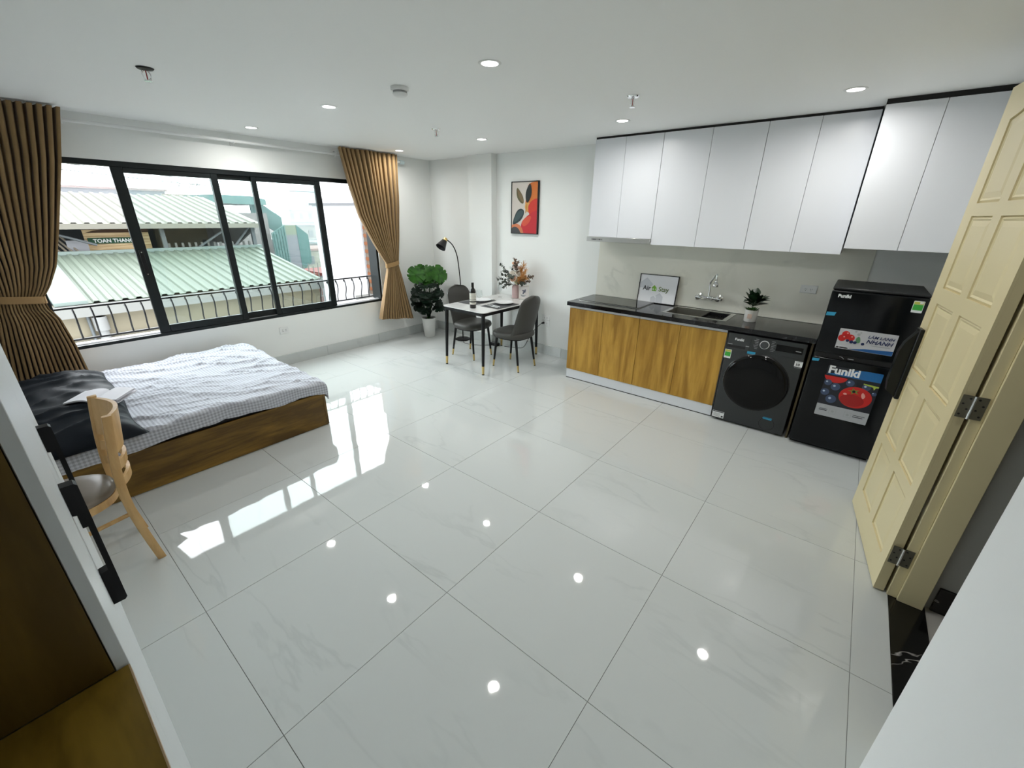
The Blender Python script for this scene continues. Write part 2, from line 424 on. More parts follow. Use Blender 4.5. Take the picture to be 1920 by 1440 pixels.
# backsplash slabs on the kitchen wall
for a, b_ in ((-0.10, 2.362),):
    obj('backsplash_panel', B().box(XR-.010, XR-.0005, a, b_, 0.902, 1.60, 0.001), SPLASH, parent=wall_right, smooth=None)

# ================================================================== WINDOW
window = thing('window_1', 'wide black aluminium sliding window with city view', 'window', (1.9, 5.30, WZ0), kind='structure')
FY0, FY1 = 5.262, 5.352
fb = B()
fb.box(WX0, WX1, FY0, FY1, WZ1-.045, WZ1, .002); fb.box(WX0, WX1, FY0-.008, FY0+.03, WZ0, WZ0+.028, .002)
fb.box(WX0, WX0+.045, FY0, FY1, WZ0, WZ1, .002); fb.box(WX1-.03, WX1, FY0, YB+.205, WZ0, WZ1, .002)
obj('frame', fb, BLACKALU, parent=window)
obj('sill_track', B().box(WX0, WX1, FY0+.031, YB+.21, WZ0+.001, WZ0+.022, .002).box(WX0+.045, WX1-.03, FY0+.05, FY0+.056, WZ0+.022, WZ0+.036).box(WX0+.045, WX1-.03, FY0+.078, FY0+.084, WZ0+.022, WZ0+.036),
    M('pale_aluminium', (0.75, 0.76, 0.78), 0.3, metal=0.0), parent=window)
def sash(x0, x1, y0, y1, l, r, top=2.117, bot=0.625, th=.045, bh=.07):
    s = obj('sash', B().box(x0, x0+l, y0, y1, bot, top, .003).box(x1-r, x1, y0, y1, bot, top, .003).box(x0+l, x1-r, y0, y1, top-th, top, .003).box(x0+l, x1-r, y0, y1, bot, bot+bh, .003), BLACKALU, parent=window)
    ym = (y0+y1)/2
    obj('pane', B().box(x0+l, x1-r, ym-.003, ym+.003, bot+bh, top-th), CLEARGLASS, parent=s, smooth=None)
    return s
sA = sash(0.957, 1.775, 5.268, 5.300, .085, .06)
sB = sash(2.088, 2.856, 5.268, 5.300, .052, .072)
sash(1.72, 2.15, 5.306, 5.338, .05, .05)
obj('latch', B().box(0.978, 1.012, 5.258, 5.270, 1.18, 1.42, .004), BLACK_METAL, parent=sA)
obj('latch_screw', B().cyl((0.995, 5.2555, 1.40), (0.995, 5.258, 1.40), .005, n=8).cyl((0.995, 5.2555, 1.20), (0.995, 5.258, 1.20), .005, n=8), STEEL, parent=sA)

# iron railing outside the window
rail = thing('iron_railing', 'black wrought iron railing with curled bars outside the window', 'railing', (1.9, 5.52, .62))
RY = 5.52
obj('top_rail', B().box(WX0-.2, WX1+.5, RY-.012, RY+.012, .915, .932, .002), BLACK_METAL, parent=rail)
obj('bottom_rail', B().box(WX0-.2, WX1+.5, RY-.012, RY+.012, .622, .640, .002), BLACK_METAL, parent=rail)
bar_pts = bez([(0, 0, .64), (0, -.004, .70), (0, -.032, .78), (0, -.036, .84), (0, -.012, .90), (0, .006, .905), (0, .010, .893), (0, .002, .888)], 5)
bb = B().tube([(p.x, p.y, p.z-.62) for p in bar_pts], .0075, 6)
bb.bm.normal_update()
first = None
for k in range(30):
    x = 0.18 + k*0.1232
    if first is None:
        first = obj('bar', bb, BLACK_METAL, parent=rail, local=True); o = first
    else:
        o = first.copy(); COL.objects.link(o)
    o.location = (x-1.9, 0, 0)

# ================================================================== ENTRANCE DOOR (opened back almost flat against the wall)
jb = B()
jb.box(2.405, 2.50, -0.662, -0.567, 0.002, 2.40, .002); jb.box(2.420, 2.50, -0.567, -0.528, 0.002, 2.40, .002)
jb.box(1.51, 1.60, -0.662, -0.528, 0.002, 2.40, .002); jb.box(1.60, 2.405, -0.662, -0.528, 2.36, 2.40, .002)
frame = obj('trim_1', jb, CREAM, label='cream painted door frame beside the black threshold', cat='door frame', kind='structure')
door_ang = math.atan2(.107, .823)
door = thing('door_1', 'cream panelled entrance door opened back beside the fridge', 'door', (2.425, -0.474, 0), door_ang, kind='structure')
DW, DT, DH = 0.83, 0.042, 2.345
sl = B()
sl.box(0, DW, -DT, -0.010, .008, DH, .001)
rows = [(.168, .517), (.581, .942), (1.002, 1.362), (1.440, 1.790), (1.848, 2.20)]
cols = [(.085, .358), (.448, .712)]
ub = [0, .085, .358, .448, .712, DW]
for a, b_ in ((0, .085), (.358, .448), (.712, DW)): sl.box(a, b_, -0.0105, 0, .008, DH)
zb = [.008] + [z for r in rows for z in r]
for c0, c1 in cols:
    prev = .008
    for z0, z1 in rows:
        sl.box(c0, c1, -0.0105, 0, prev, z0); prev = z1
    mid = .403
    d0, d1 = (c1, c0) if abs(c1-mid) < abs(c0-mid) else (c0, c1)      # d0 = side towards the middle
    sl.prism([(d1, 2.20), (d1+(d0-d1)*.35, 2.215), (d0, 2.285), (d0, DH), (d1, DH)], 'y', -0.0105, 0)
obj('leaf_frame', sl, CREAM, parent=door, local=True, smooth=30)
def frustum(poly, y0, y1, ins):
    cx = sum(p[0] for p in poly)/len(poly); cz = sum(p[1] for p in poly)/len(poly)
    b = B()
    def inset(p, k):
        return (p[0] + (ins if p[0] < cx else -ins)*k, p[1] + (ins if p[1] < cz else -ins)*k)
    steps = [(0, y0), (.25, y0+.006), (.45, y0+.002), (1.0, y1)]
    rings = [[b.bm.verts.new((inset(p, k)[0], y, inset(p, k)[1])) for p in poly] for k, y in steps]
    n = len(poly)
    for A, C in zip(rings, rings[1:]):
        for i in range(n): b.bm.faces.new((A[i], A[(i+1) % n], C[(i+1) % n], C[i]))
    b.bm.faces.new(rings[-1]); return b
for ci, (c0, c1) in enumerate(cols):
    for ri, (z0, z1) in enumerate(rows):
        if ri < 4: poly = [(c0, z0), (c1, z0), (c1, z1), (c0, z1)]
        elif ci == 0: poly = [(c0, z0), (c1, z0), (c1, 2.285), (c1-(c1-c0)*.65, 2.215), (c0, 2.20)]
        else: poly = [(c0, z0), (c1, z0), (c1, 2.20), (c0+(c1-c0)*.65, 2.215), (c0, 2.285)]
        obj('door_panel', frustum(poly, -0.0100, -0.004, .045), CREAM, parent=door, local=True, smooth=None)
# electronic lock: body and pull lever
LOCKM = M('lock_black', (0.006, 0.008, 0.008), 0.35, spec=.3)
lk = B(); lk.box(.715, .785, .0005, .022, .80, 1.215, .004)
lock = obj('smart_lock', lk, LOCKM, parent=door, local=True, label='black electronic lock plate')
obj('lock_handle', B().prism([(.022, 1.20), (.060, 1.13), (.072, 1.08), (.074, .90), (.064, .84), (.0225, .81)], 'x', .728, .772), LOCKM, parent=lock, local=True, smooth=20)
# hinges, knuckle between door edge and jamb
HINGE = M('hinge_steel', (0.22, 0.21, 0.17), 0.4, metal=1.0)
for hz in (.193, .998, 1.80):
    h = obj('hinge', B().box(2.4165, 2.4190, -0.558, -0.520, hz, hz+.10), HINGE, parent=frame, smooth=None)
    obj('hinge_leaf', B().box(2.4165, 2.4190, -0.516, -0.480, hz, hz+.10), HINGE, parent=h, smooth=None)
    obj('hinge_pin', B().cyl((2.414, -0.518, hz), (2.414, -0.518, hz+.10), .0055, n=10), CHROME, parent=h)
    s_ = B()
    for dz in (.015, .04, .062, .087):
        for yy, sh in ((-.548, 0), (-.532, .008), (-.505, .008), (-.489, 0)):
            if (dz in (.015, .062)) == (sh == 0): s_.cyl((2.4158, yy, hz+dz), (2.4164, yy, hz+dz), .0042, n=8)
    obj('screws', s_, DARKGAP, parent=h, kind='stuff')

# ================================================================== CEILING FITTINGS
def downlight(x, y, words):
    t = thing('downlight', words, 'downlight', (x, y, ZC), group='recessed round ceiling downlights')
    obj('trim_ring', B().lathe([(.045, -.0035), (.058, -.004), (.062, -.0005), (.060, -.0002), (.045, -.0002)], (x, y, ZC), 24, ring=True), WHITE_PLASTIC, parent=t)
    obj('lens', B().lathe([(.0448, -.0030), (.0448, -.0004)], (x, y, ZC), 24), LAMP_LENS, parent=t)
    l = bpy.data.lights.new('downlight_bulb', 'AREA'); l.shape = 'DISK'; l.size = .088; l.energy = LAMP_WATT; l.color = (1.0, 0.985, 0.95); l.spread = math.radians(170)
    lo = bpy.data.objects.new('downlight_bulb', l); COL.objects.link(lo); lo.parent = t; lo.location = (0, 0, -.006)
    return t
for x, y, words in ((1.975, 1.750, 'round downlight nearest the camera, largest in the ceiling centre'), (1.975, 3.353, 'round downlight between smoke detector and window'),
                    (1.972, 4.740, 'round downlight close above the middle of the curtain rod'), (3.690, 4.780, 'round downlight beside the right curtain top'),
                    (3.655, 3.357, 'round downlight above the dining table'), (3.650, 1.785, 'round downlight above the left end of the counter'),
                    (3.630, 0.262, 'round downlight above the washing machine, in front of white cabinets'), (1.975, 0.262, 'round downlight over the entrance in front of the doorway')):
    downlight(x, y, words)
def sprinkler(x, y, words, m):
    t = thing('fire_sprinkler', words, 'sprinkler', (x, y, ZC), group='ceiling fire sprinklers')
    obj('escutcheon', B().lathe([(.012, -.012), (.036, -.008), (.042, -.001), (.012, -.001)], (x, y, ZC), 20), m, parent=t)
    obj('bracket', B().tube(bez([(x-.012, y, ZC-.012), (x-.020, y, ZC-.030), (x-.014, y, ZC-.052), (x, y, ZC-.058), (x+.014, y, ZC-.052), (x+.020, y, ZC-.030), (x+.012, y, ZC-.012)], 5), .0035, 6), CHROME, parent=t)
    obj('bulb', B().cyl((x, y, ZC-.013), (x, y, ZC-.055), .003, n=8), M('sprinkler_bulb', (0.3, 0.02, 0.02), 0.2), parent=t)
    obj('deflector', B().lathe([(.004, -.060), (.019, -.0615), (.019, -.0635), (.003, -.0635)], (x, y, ZC), 14), CHROME, parent=t)
sprinkler(0.895, 3.36, 'large dark-rimmed fire sprinkler above the bed', BLACK_METAL)
sprinkler(3.005, 1.41, 'chrome fire sprinkler in front of the white kitchen cabinets', CHROME)
sprinkler(3.015, 3.34, 'tiny chrome fire sprinkler above the room centre near the column', CHROME)
t = thing('smoke_detector', 'round white smoke detector on the ceiling', 'smoke detector', (1.97, 2.50, ZC))
obj('base', B().lathe([(.050, -.022), (.056, -.016), (.056, -.001), (.010, -.001)], (1.97, 2.50, ZC), 28), WHITE_PLASTIC, parent=t)
obj('vent_ring', B().lathe([(.043, -.033), (.043, -.0225), (.020, -.0225)], (1.97, 2.50, ZC), 28), M('grey_plastic', (0.35, 0.36, 0.36), 0.5), parent=t)
obj('cap', B().lathe([(.010, -.050), (.036, -.049), (.046, -.040), (.046, -.0335), (.010, -.0335)], (1.97, 2.50, ZC), 28), WHITE_PLASTIC, parent=t)

# ================================================================== SOCKETS
def socket_y(x0, x1, z0, z1, y, name, words):         # on the window wall, facing -y
    t = thing(name, words, 'socket', ((x0+x1)/2, y, z0))
    obj('plate', B().box(x0, x1, y-.009, y-.0005, z0, z1, .003), WHITE_PLASTIC, parent=t)
    s = B(); xm = (x0+x1)/2; zm = (z0+z1)/2
    for cx in (xm-.018, xm+.018):
        for dz in (-.009, .009): s.box(cx-.006, cx-.003, y-.0096, y-.009, zm+dz-.004, zm+dz+.004); s.box(cx+.003, cx+.006, y-.0096, y-.009, zm+dz-.004, zm+dz+.004)
    obj('slots', s, DARKGAP, parent=t, smooth=None, kind='stuff'); return t
def socket_x(y0, y1, z0, z1, x, words, dark=True):      # on the kitchen wall, facing -x
    t = thing('wall_socket', words, 'socket', (x, (y0+y1)/2, z0))
    obj('plate', B().box(x-.009, x-.0005, y0, y1, z0, z1, .003), WHITE_PLASTIC, parent=t)
    s = B(); ym = (y0+y1)/2; zm = (z0+z1)/2
    for cy in (ym-.020, ym+.020):
        for a in (-.006, .005): s.box(x-.0096, x-.009, cy+a-.0012, cy+a+.0012, zm-.004, zm+.006)
        s.box(x-.0096, x-.009, cy-.002, cy+.002, zm-.014, zm-.009)
    obj('slots', s, DARKGAP, parent=t, smooth=None, kind='stuff'); return t
socket_y(2.06, 2.17, .39, .475, YB, 'wall_socket', 'white wall socket under the window beside the bed foot')
socket_x(.215, .340, 1.160, 1.230, XR-.010, 'white double socket on the backsplash beside the fridge')
socket_x(3.005, 3.130, .475, .545, XR, 'upper white socket plate on the wall behind the near dining chair')
socket_x(3.005, 3.130, .400, .472, XR, 'lower white socket with black plug behind the near dining chair')
t = thing('power_plug', 'black plug and cord in the lower socket by the dining chair', 'plug', (4.54, 3.10, .40))
obj('plug_head', B().cyl((4.5600, 3.095, .436), (4.525, 3.100, .436), .014, .011, 12), BLACK_METAL, parent=t)
obj('cord', B().tube(bez([(4.526, 3.10, .436), (4.49, 3.12, .41), (4.50, 3.20, .33), (4.535, 3.32, .18), (4.535, 3.42, .03), (4.50, 3.58, .008), (4.46, 3.70, .008)], 6), .004, 6), BLACK_METAL, parent=t)

# ================================================================== CURTAINS
CURT = M('brown_curtain', (0.26, 0.165, 0.072), 0.75, spec=0.25, sheen=0.15, bump=(180, 0.15, 0.001))
CURT_IN = M('curtain_lining', (0.20, 0.115, 0.075), 0.8, spec=0.1)
def interp(tab, z):
    tab = sorted(tab)
    if z <= tab[0][0]: return tab[0][1]
    for (a, va), (b_, vb) in zip(tab, tab[1:]):
        if z <= b_:
            t = (z-a)/(b_-a)
            return va + (vb-va)*t
    return tab[-1][1]
def curtain(name, words, left, right, amp, n, ztop, zbot, tie, seed, lead):
    """pleated sheet; left/right give the edge x against height, amp the pleat depth"""
    yc = 5.150; yf = 5.078                                     # rod line and the cloth hanging in front of it
    t = thing(name, words, 'curtain', ((interp(left, ztop)+interp(right, ztop))/2, yc, zbot(0.5)))
    b = B()
    NU, NV = n*10, 44
    def fn(u, v):
        z0 = zbot(u); z = ztop + (z0-ztop)*v
        l, r = interp(left, z)*.988, interp(right, z)*.988
        uu = u
        x = l + (r-l)*uu
        ph = 2*math.pi*n*u + 0.5*math.sin(7*u+seed)
        a = interp(amp, z)*(0.8+0.3*math.sin(13*u+seed*2))
        wv = 1-2*(1-abs(math.cos(ph/2)))**1.5                     # broad rounded pleats with narrow deep valleys
        y = yf - a*wv*1.1 + 0.006*noise.noise((u*12, z*3, seed))
        x += 0.35*(r-l)/n*math.sin(2*ph)*0.28
        return Vector((x, min(y, 5.244), z))
    b.grid(fn, NU, NV)
    cl = obj('cloth', b.thicken(.0025), CURT, parent=t, smooth=70)
    # tie-back band, a soft ring round the gathered cloth
    zt = tie; l, r = interp(left, zt)*.988-.012, interp(right, zt)*.988+.012
    tb = B(); cx, hw = (l+r)/2, (r-l)/2
    def band(u, v):
        a = 2*math.pi*u
        slope = lead*(-math.cos(a))*.02
        return Vector((cx - hw*math.cos(a), yf - .004 + (interp(amp, zt)+.030)*math.sin(a), zt + .038*(v-.5)*2*(.75) + slope))
    tb.grid(band, 36, 3, closeu=True)
    obj('tie_back', tb.thicken(.003), M('tie_band', (0.36, 0.225, 0.10), 0.7, spec=0.2), parent=t, smooth=70)
    # eyelet rings along the rod
    for k in range(1):
        for sgn in ((1-.35/n) if lead < 0 else .35/n,):
            x = (interp(right, 2.42)*.988+.012) if lead < 0 else (interp(left, 2.42)*.988-.012)
            rb = B()
            P_ = [(x, yc+.0, 2.42)]
            ring = [Vector((x + .004, yc + .027*math.cos(2*math.pi*i/16), 2.42 + .027*math.sin(2*math.pi*i/16))) for i in range(17)]
            rb.tube(ring, .005, 6, cap=False)
            obj('eyelet', rb, WHITE_PLASTIC, parent=t)
    return t
curtain('curtain', 'long brown curtain tied back at the left, falling behind the pillow',
        [(0.42, -.20), (0.8, -.12), (1.10, -.045), (1.4, -.10), (2.0, -.17), (2.49, -.20)],
        [(0.42, .350), (0.70, .335), (0.93, .305), (1.02, .262), (1.10, .262), (1.18, .32), (1.34, .402), (1.645, .50), (2.118, .645), (2.49, .74)],
        [(0.4, .060), (0.9, .044), (1.10, .024), (1.3, .034), (2.0, .052), (2.49, .052)], 18, 2.487, lambda u: .455, 1.10, 1.3, -1)
curtain('curtain', 'pleated brown curtain tied back at the right of the window, beside the plant',
        [(0.30, 3.370), (0.457, 3.412), (0.9, 3.545), (1.05, 3.592), (1.12, 3.592), (1.20, 3.535), (1.404, 3.408), (1.74, 3.230), (2.07, 3.140), (2.49, 3.055)],
        [(0.30, 3.945), (0.7, 3.86), (1.09, 3.785), (1.39, 3.816), (1.83, 3.856), (2.49, 3.885)],
        [(0.3, .062), (0.9, .040), (1.12, .022), (1.3, .030), (2.0, .052), (2.49, .052)], 13, 2.487, lambda u: .385-.07*u, 1.12, 4.1, 1)
t = thing('curtain_rod', 'long white curtain rod over the window', 'curtain rod', (1.9, 5.15, 2.42))
obj('rod', B().cyl((-.22, 5.15, 2.42), (3.965, 5.15, 2.42), .014, n=14), WHITE_PLASTIC, parent=t)
obj('end_cap', B().cyl((3.965, 5.15, 2.42), (4.03, 5.15, 2.42), .026, n=16), M('pale_blue_plastic', (0.55, 0.66, 0.68), 0.3), parent=t)
for bx in (1.96, 3.985):
    br = B(); br.box(bx-.012, bx+.012, 5.165, YB-.001, 2.413, 2.427, .002); br.box(bx-.014, bx+.014, YB-.006, YB-.0005, 2.385, 2.46, .001)
    br.tube([Vector((bx-.012+.024*0, 5.15+.019*math.cos(a), 2.42+.019*math.sin(a))) for a in [math.pi*(.1+1.0*i/8)+math.pi for i in range(9)]], .005, 6)
    obj('bracket', br, WHITE_PLASTIC, parent=t)

# ================================================================== BED
BX0, BX1, BY0, BY1 = -.45, 1.585, 3.36, 5.07
bed = thing('bed_frame', 'low wooden bed frame with brown plank sides', 'bed', ((BX0+BX1)/2, (BY0+BY1)/2, 0))
obj('side_board', B().box(BX0, BX1-.019, BY0, BY0+.018, .004, .305, .001), WOOD_BED, parent=bed)
obj('side_board', B().box(BX0, BX1-.019, BY1-.018, BY1, .004, .305, .001), WOOD_BED, parent=bed)
obj('foot_board', B().box(BX1-.018, BX1, BY0, BY1, .004, .305, .001), wood('walnut_foot', (0.11, 0.06, 0.016), (0.22, 0.12, 0.032), (9, 1.2, 9), .4), parent=bed)
obj('deck', B().box(BX0, BX1-.019, BY0+.019, BY1-.019, .20, .297), DARKGAP, parent=bed, smooth=None)
mat_ = obj('mattress', B().box(BX0+.01, BX1-.015, BY0+.012, BY1-.012, .306, .385, .02, 3), M('mattress_black', (0.012, 0.012, 0.015), 0.8),
           label='thin black mattress lying on the bed frame under the duvet', cat='mattress')
# duvet: a soft wrinkled sheet with rounded, hanging edges
DUV = gingham('gingham_duvet', (0.63, 0.65, 0.71), (0.37, 0.38, 0.43), .022)
def fold(x, y):
    h = 0.0
    h += .030*noise.noise((x*1.3+4, y*1.1, 2.1)) + .018*noise.noise((x*3.1, y*2.6+9, .5))
    def ridge(px, py, k): return max(0.0, 1-abs(noise.noise((px, py, k)))*2.6)
    g1 = ridge((x*.9 + y*1.25)*3.4 + .5*noise.noise((x*3, y*3, 5)), (x-y)*.75, 3.3)     # long creases running towards the foot corner
    g2 = ridge((x*.25 + y)*6.0, (x-y*.2)*1.6, 8.1)
    g3 = ridge(x*5 - y*3, y*5 + x*2, 1.9)
    h += .017*g1**4 + .011*g2**4 + .005*g3**4
    return h
def wrap(d, R):
    """distance past an edge -> how far out and down the cloth hangs"""
    if d <= 0: return 0.0, 0.0
    if d < R*math.pi/2: return R*math.sin(d/R), R*(1-math.cos(d/R))
    return R, R + (d - R*math.pi/2)
def duvet(u, v):
    s_ = -.42 + (1.76+.42)*u; t_ = 3.225 + (5.13-3.225)*v
    z = .418 + fold(s_, t_)
    if s_ > .25: z += .030*math.exp(-((t_-4.75)/.35)**2 - ((s_-1.2)/.35)**2)
    ox, dz1 = wrap(s_-1.57, .045); oy, dz2 = wrap(3.385-t_, .035); oy2, dz3 = wrap(t_-5.03, .035)
    x = min(s_, 1.57) + ox; y = min(max(t_, 3.385), 5.03) - oy + oy2
    drop = dz1 + dz2*.8 + dz3
    k = min(1.0, drop/.05)
    z = z - drop
    if drop > 0:
        x += .008*k*math.sin(t_*13); y += (-1 if oy > 0 else 1)*.010*k*noise.noise((s_*4, 1, 2))*(1 if oy or oy2 else 0)
        z += .008*k*noise.noise((s_*2.5, t_*2.5, 6.0))
    return Vector((x, y, max(z, .255)))
b = B(); b.grid(duvet, 190, 170)
obj('duvet', b.thicken(.012), DUV, smooth=80, label='pale gingham check duvet spread over the bed', cat='duvet')
# pillow
PIL = M('navy_pillow', (0.006, 0.0095, 0.015), 0.6, spec=0.18)
def pillow(u, v, top):
    x = -.24 + (.60+.06*v)*u; y = 3.29 + 1.56*v
    eu = 1-abs(2*u-1)**3.2; ev = 1-abs(2*v-1)**7
    puff = .105*(max(0, eu)*max(0, ev))**.55
    wr = .030*noise.noise((x*3.0, y*4.2, 1.0)) + .024*(1-abs(math.sin(y*15+3.5*noise.noise((x*3, y*2.2, 4)))))**2*(1 if top else 0) + .018*noise.noise((x*8, y*9, 2))
    x += .035*math.sin(v*9)*(.5-u)*.6
    if v < .12: x += .05*(u-.4)*(1-v/.12)
    z = .437 + .022*min(1, v*6) + (puff + wr*min(1, puff/.05) if top else -.018*min(1, puff/.05))
    return Vector((x, y, z))
b = B()
A = b.grid(lambda u, v: pillow(u, v, True), 40, 90); C_ = b.grid(lambda u, v: pillow(u, v, False), 40, 90)
bmesh.ops.remove_doubles(b.bm, verts=b.bm.verts[:], dist=.0004)
obj('pillow', b, PIL, smooth=80, label='long dark navy pillow at the head of the bed', cat='pillow')
# open book on the pillow
book = thing('book', 'open book with blank pale pages lying on the navy pillow', 'book', (.27, 3.80, .572), math.radians(-38))
PAPER = M('paper', (0.68, 0.67, 0.72), 0.7)
def page(sgn):
    bb_ = B()
    for k in range(3):
        def pf(u, v, k=k):
            x = sgn*.150*u; return Vector((x*(1-.012*k), -.105+.21*v, .004*k + .022*math.sin(math.pi*min(1, u*1.05)**.6)*.9 + .012*u + (0 if sgn > 0 else .0)))
        bb_.grid(pf, 12, 2)
    bb_.thicken(.0022); return bb_
obj('left_page', page(-1), PAPER, parent=book, local=True); obj('right_page', page(1), PAPER, parent=book, local=True)
obj('cover', B().box(-.155, .155, -.108, .108, -.006, -.001), M('book_cover', (0.55, 0.54, 0.58), 0.6), parent=book, local=True)

# ================================================================== WARDROBE (front plane x = -0.03)
WARD_W = M('wardrobe_white', (0.72, 0.76, 0.78), 0.35, spec=0.4)
FX = -0.030; Y0, Y1 = -0.28, 2.30; SH = 1.06
wd = thing('wardrobe', 'tall white wardrobe with brown open niche in the left foreground', 'wardrobe', (-.35, 1.0, 0))
obj('side_panel', B().box(-.66, FX-.0185, .7835, .8015, SH, 2.34), WOOD_WARD, parent=wd, smooth=None, label='brown niche side panel')
obj('side_panel', B().box(-.66, FX-.0185, Y1-.018, Y1, .08, 2.34), WARD_W, parent=wd, smooth=None)
obj('side_panel', B().box(-.66, FX-.0185, Y0, Y0+.018, .08, 2.34), WOOD_WARD, parent=wd, smooth=None)
obj('back_panel', B().box(-.672, -.661, Y0, Y1, .08, 2.34), WOOD_WARD, parent=wd, smooth=None)
obj('niche_shelf', B().box(-.66, FX-.0025, Y0+.019, .7815, SH-.018, SH), wood('wardrobe_shelf', (0.15, 0.090, 0.008), (0.28, 0.175, 0.022), (9, 2.0, 3), .45), parent=wd, smooth=None, label='brown niche shelf')
obj('shelf_edge', B().box(FX-.0024, FX-.0004, Y0+.019, .7815, SH-.018, SH-.0005), M('edge_band', (0.50, 0.36, 0.22), .5), parent=wd, smooth=None)
obj('top_panel', B().box(-.66, FX, Y0, Y1, 2.341, 2.359), WARD_W, parent=wd, smooth=None)
obj('plinth', B().box(-.66, FX-.002, Y0, Y1, .001, .079), WARD_W, parent=wd, smooth=None)
HAND = M('handle_black', (0.004, 0.004, 0.005), 0.4, spec=.2)
def wdoor(y0, y1, z0, z1, hy, words=None):
    d = obj('door', B().box(FX-.017, FX, y0+.0015, y1-.0015, z0, z1, .0008), WARD_W, parent=wd, smooth=None)
    if hy is not None:
        h = B(); za, zb_ = .795, 1.162
        h.prism([(FX+.0003, za), (FX+.024, za), (FX+.029, za+.006), (FX+.029, zb_-.006), (FX+.024, zb_), (FX+.0003, zb_), (FX+.0003, zb_-.080), (FX+.017, zb_-.084), (FX+.017, za+.108), (FX+.0003, za+.104)], 'y', hy-.014, hy+.014)
        obj('handle', h, HAND, parent=d, smooth=20)
    return d
wdoor(.783, 1.36, .085, 2.338, 1.322); wdoor(1.36, 1.81, .085, 2.338, 1.772); wdoor(1.81, Y1, .085, 2.338, None)
wdoor(Y0+.02, .40, .085, SH-.020, None); wdoor(.40, .783, .085, SH-.020, None)

# ================================================================== WOODEN CHAIR (tucked towards the left wall, seen from its side)
ch = thing('wooden_chair', 'pale beech wooden chair with curved back beside the bed', 'chair', (.05, 2.75, 0))
def spar(name, pts, wx, wy, parent=ch):
    """bent square timber: section wx (along x) by wy (along y) following pts"""
    b_ = B(); rings = []
    pts = bez(pts, 6)
    for i, p in enumerate(pts):
        t_ = i/(len(pts)-1)
        k = 1.0
        rings.append([b_.bm.verts.new((p.x+sx*wx/2*k, p.y+sy*wy/2*k, p.z)) for sx, sy in ((-.7, -1), (.7, -1), (1, -.7), (1, .7), (.7, 1), (-.7, 1), (-1, .7), (-1, -.7))])
    for a, c in zip(rings, rings[1:]):
        for j in range(8): b_.bm.faces.new((a[j], a[(j+1) % 8], c[(j+1) % 8], c[j]))
    b_.bm.faces.new(rings[0][::-1]); b_.bm.faces.new(rings[-1])
    return obj(name, b_, WOOD_CHAIR, parent=parent, smooth=50)
for y in (2.580, 2.940):
    spar('rear_leg', [(.178, y, .001), (.150, y, .20), (.135, y, .35), (.133, y, .47), (.142, y, .61), (.158, y, .74), (.176, y, .862)], .036, .026)
    spar('front_leg', [(-.245, y+(.012 if y < 2.7 else -.012)*-1, .001), (-.240, y, .22), (-.235, y, .425)], .032, .030)
    obj('side_stretcher', B().tube(bez([(-.235, y, .27), (-.05, y, .30), (.138, y, .325)], 6), .011, 8), WOOD_CHAIR, parent=ch)
def bowed(name, z0, z1, bulge, x0, x1, th=.016):
    b_ = B(); N = 18
    rings = []
    for i in range(N+1):
        u = i/N; y = 2.592 + (2.928-2.592)*u; bu = bulge*math.sin(math.pi*u)**.8
        dx = x0 + bu; dxt = x1 + bu
        rings.append([b_.bm.verts.new(q) for q in ((dx-th/2, y, z0), (dx+th/2, y, z0), (dxt+th/2, y, z1), (dxt-th/2, y, z1))])
    for a, c in zip(rings, rings[1:]):
        for j in range(4): b_.bm.faces.new((a[j], a[(j+1) % 4], c[(j+1) % 4], c[j]))
    b_.bm.faces.new(rings[0][::-1]); b_.bm.faces.new(rings[-1])
    return obj(name, b_, WOOD_CHAIR, parent=ch, smooth=40)
bowed('crest_rail', .655, .855, .058, .148, .176, .018)
bowed('back_slat', .565, .615, .060, .140, .146)
bowed('back_slat', .480, .525, .058, .137, .140)
# seat frame and padded seat
sf = B()
sp_ = smooth_poly([(-.27, 2.535), (.128, 2.585), (.128, 2.935), (-.27, 2.985)], 3)
sf.prism([(a*.985+.0, 2.76+(b__-2.76)*.985) for a, b__ in sp_], 'z', .388, .428); obj('seat_frame', sf, WOOD_CHAIR, parent=ch, smooth=40)
cx_, cy_ = -.07, 2.76
ps = B(); rings = []
for k, z in ((.97, .4285), (1.0, .440), (.985, .452), (.90, .461), (.6, .467), (.25, .468)):
    rings.append([ps.bm.verts.new((cx_+(a-cx_)*k, cy_+(b__-cy_)*k, z)) for a, b__ in sp_])
n_ = len(sp_)
for a, c in zip(rings, rings[1:]):
    for j in range(n_): ps.bm.faces.new((a[j], a[(j+1) % n_], c[(j+1) % n_], c[j]))
ps.bm.faces.new(rings[0][::-1]); ps.bm.faces.new(rings[-1])
obj('seat_pad', ps, M('taupe_vinyl', (0.20, 0.165, 0.13), 0.38, spec=0.45), parent=ch, smooth=60, label='taupe padded seat')

# ================================================================== KITCHEN
MX = (0, -1, 0); MZ = (0, 0, 1)                             # lettering on fronts that face -x runs towards -y
def front(name, b, m, parent, **k): return obj(name, b, m, parent=parent, smooth=None, **k)
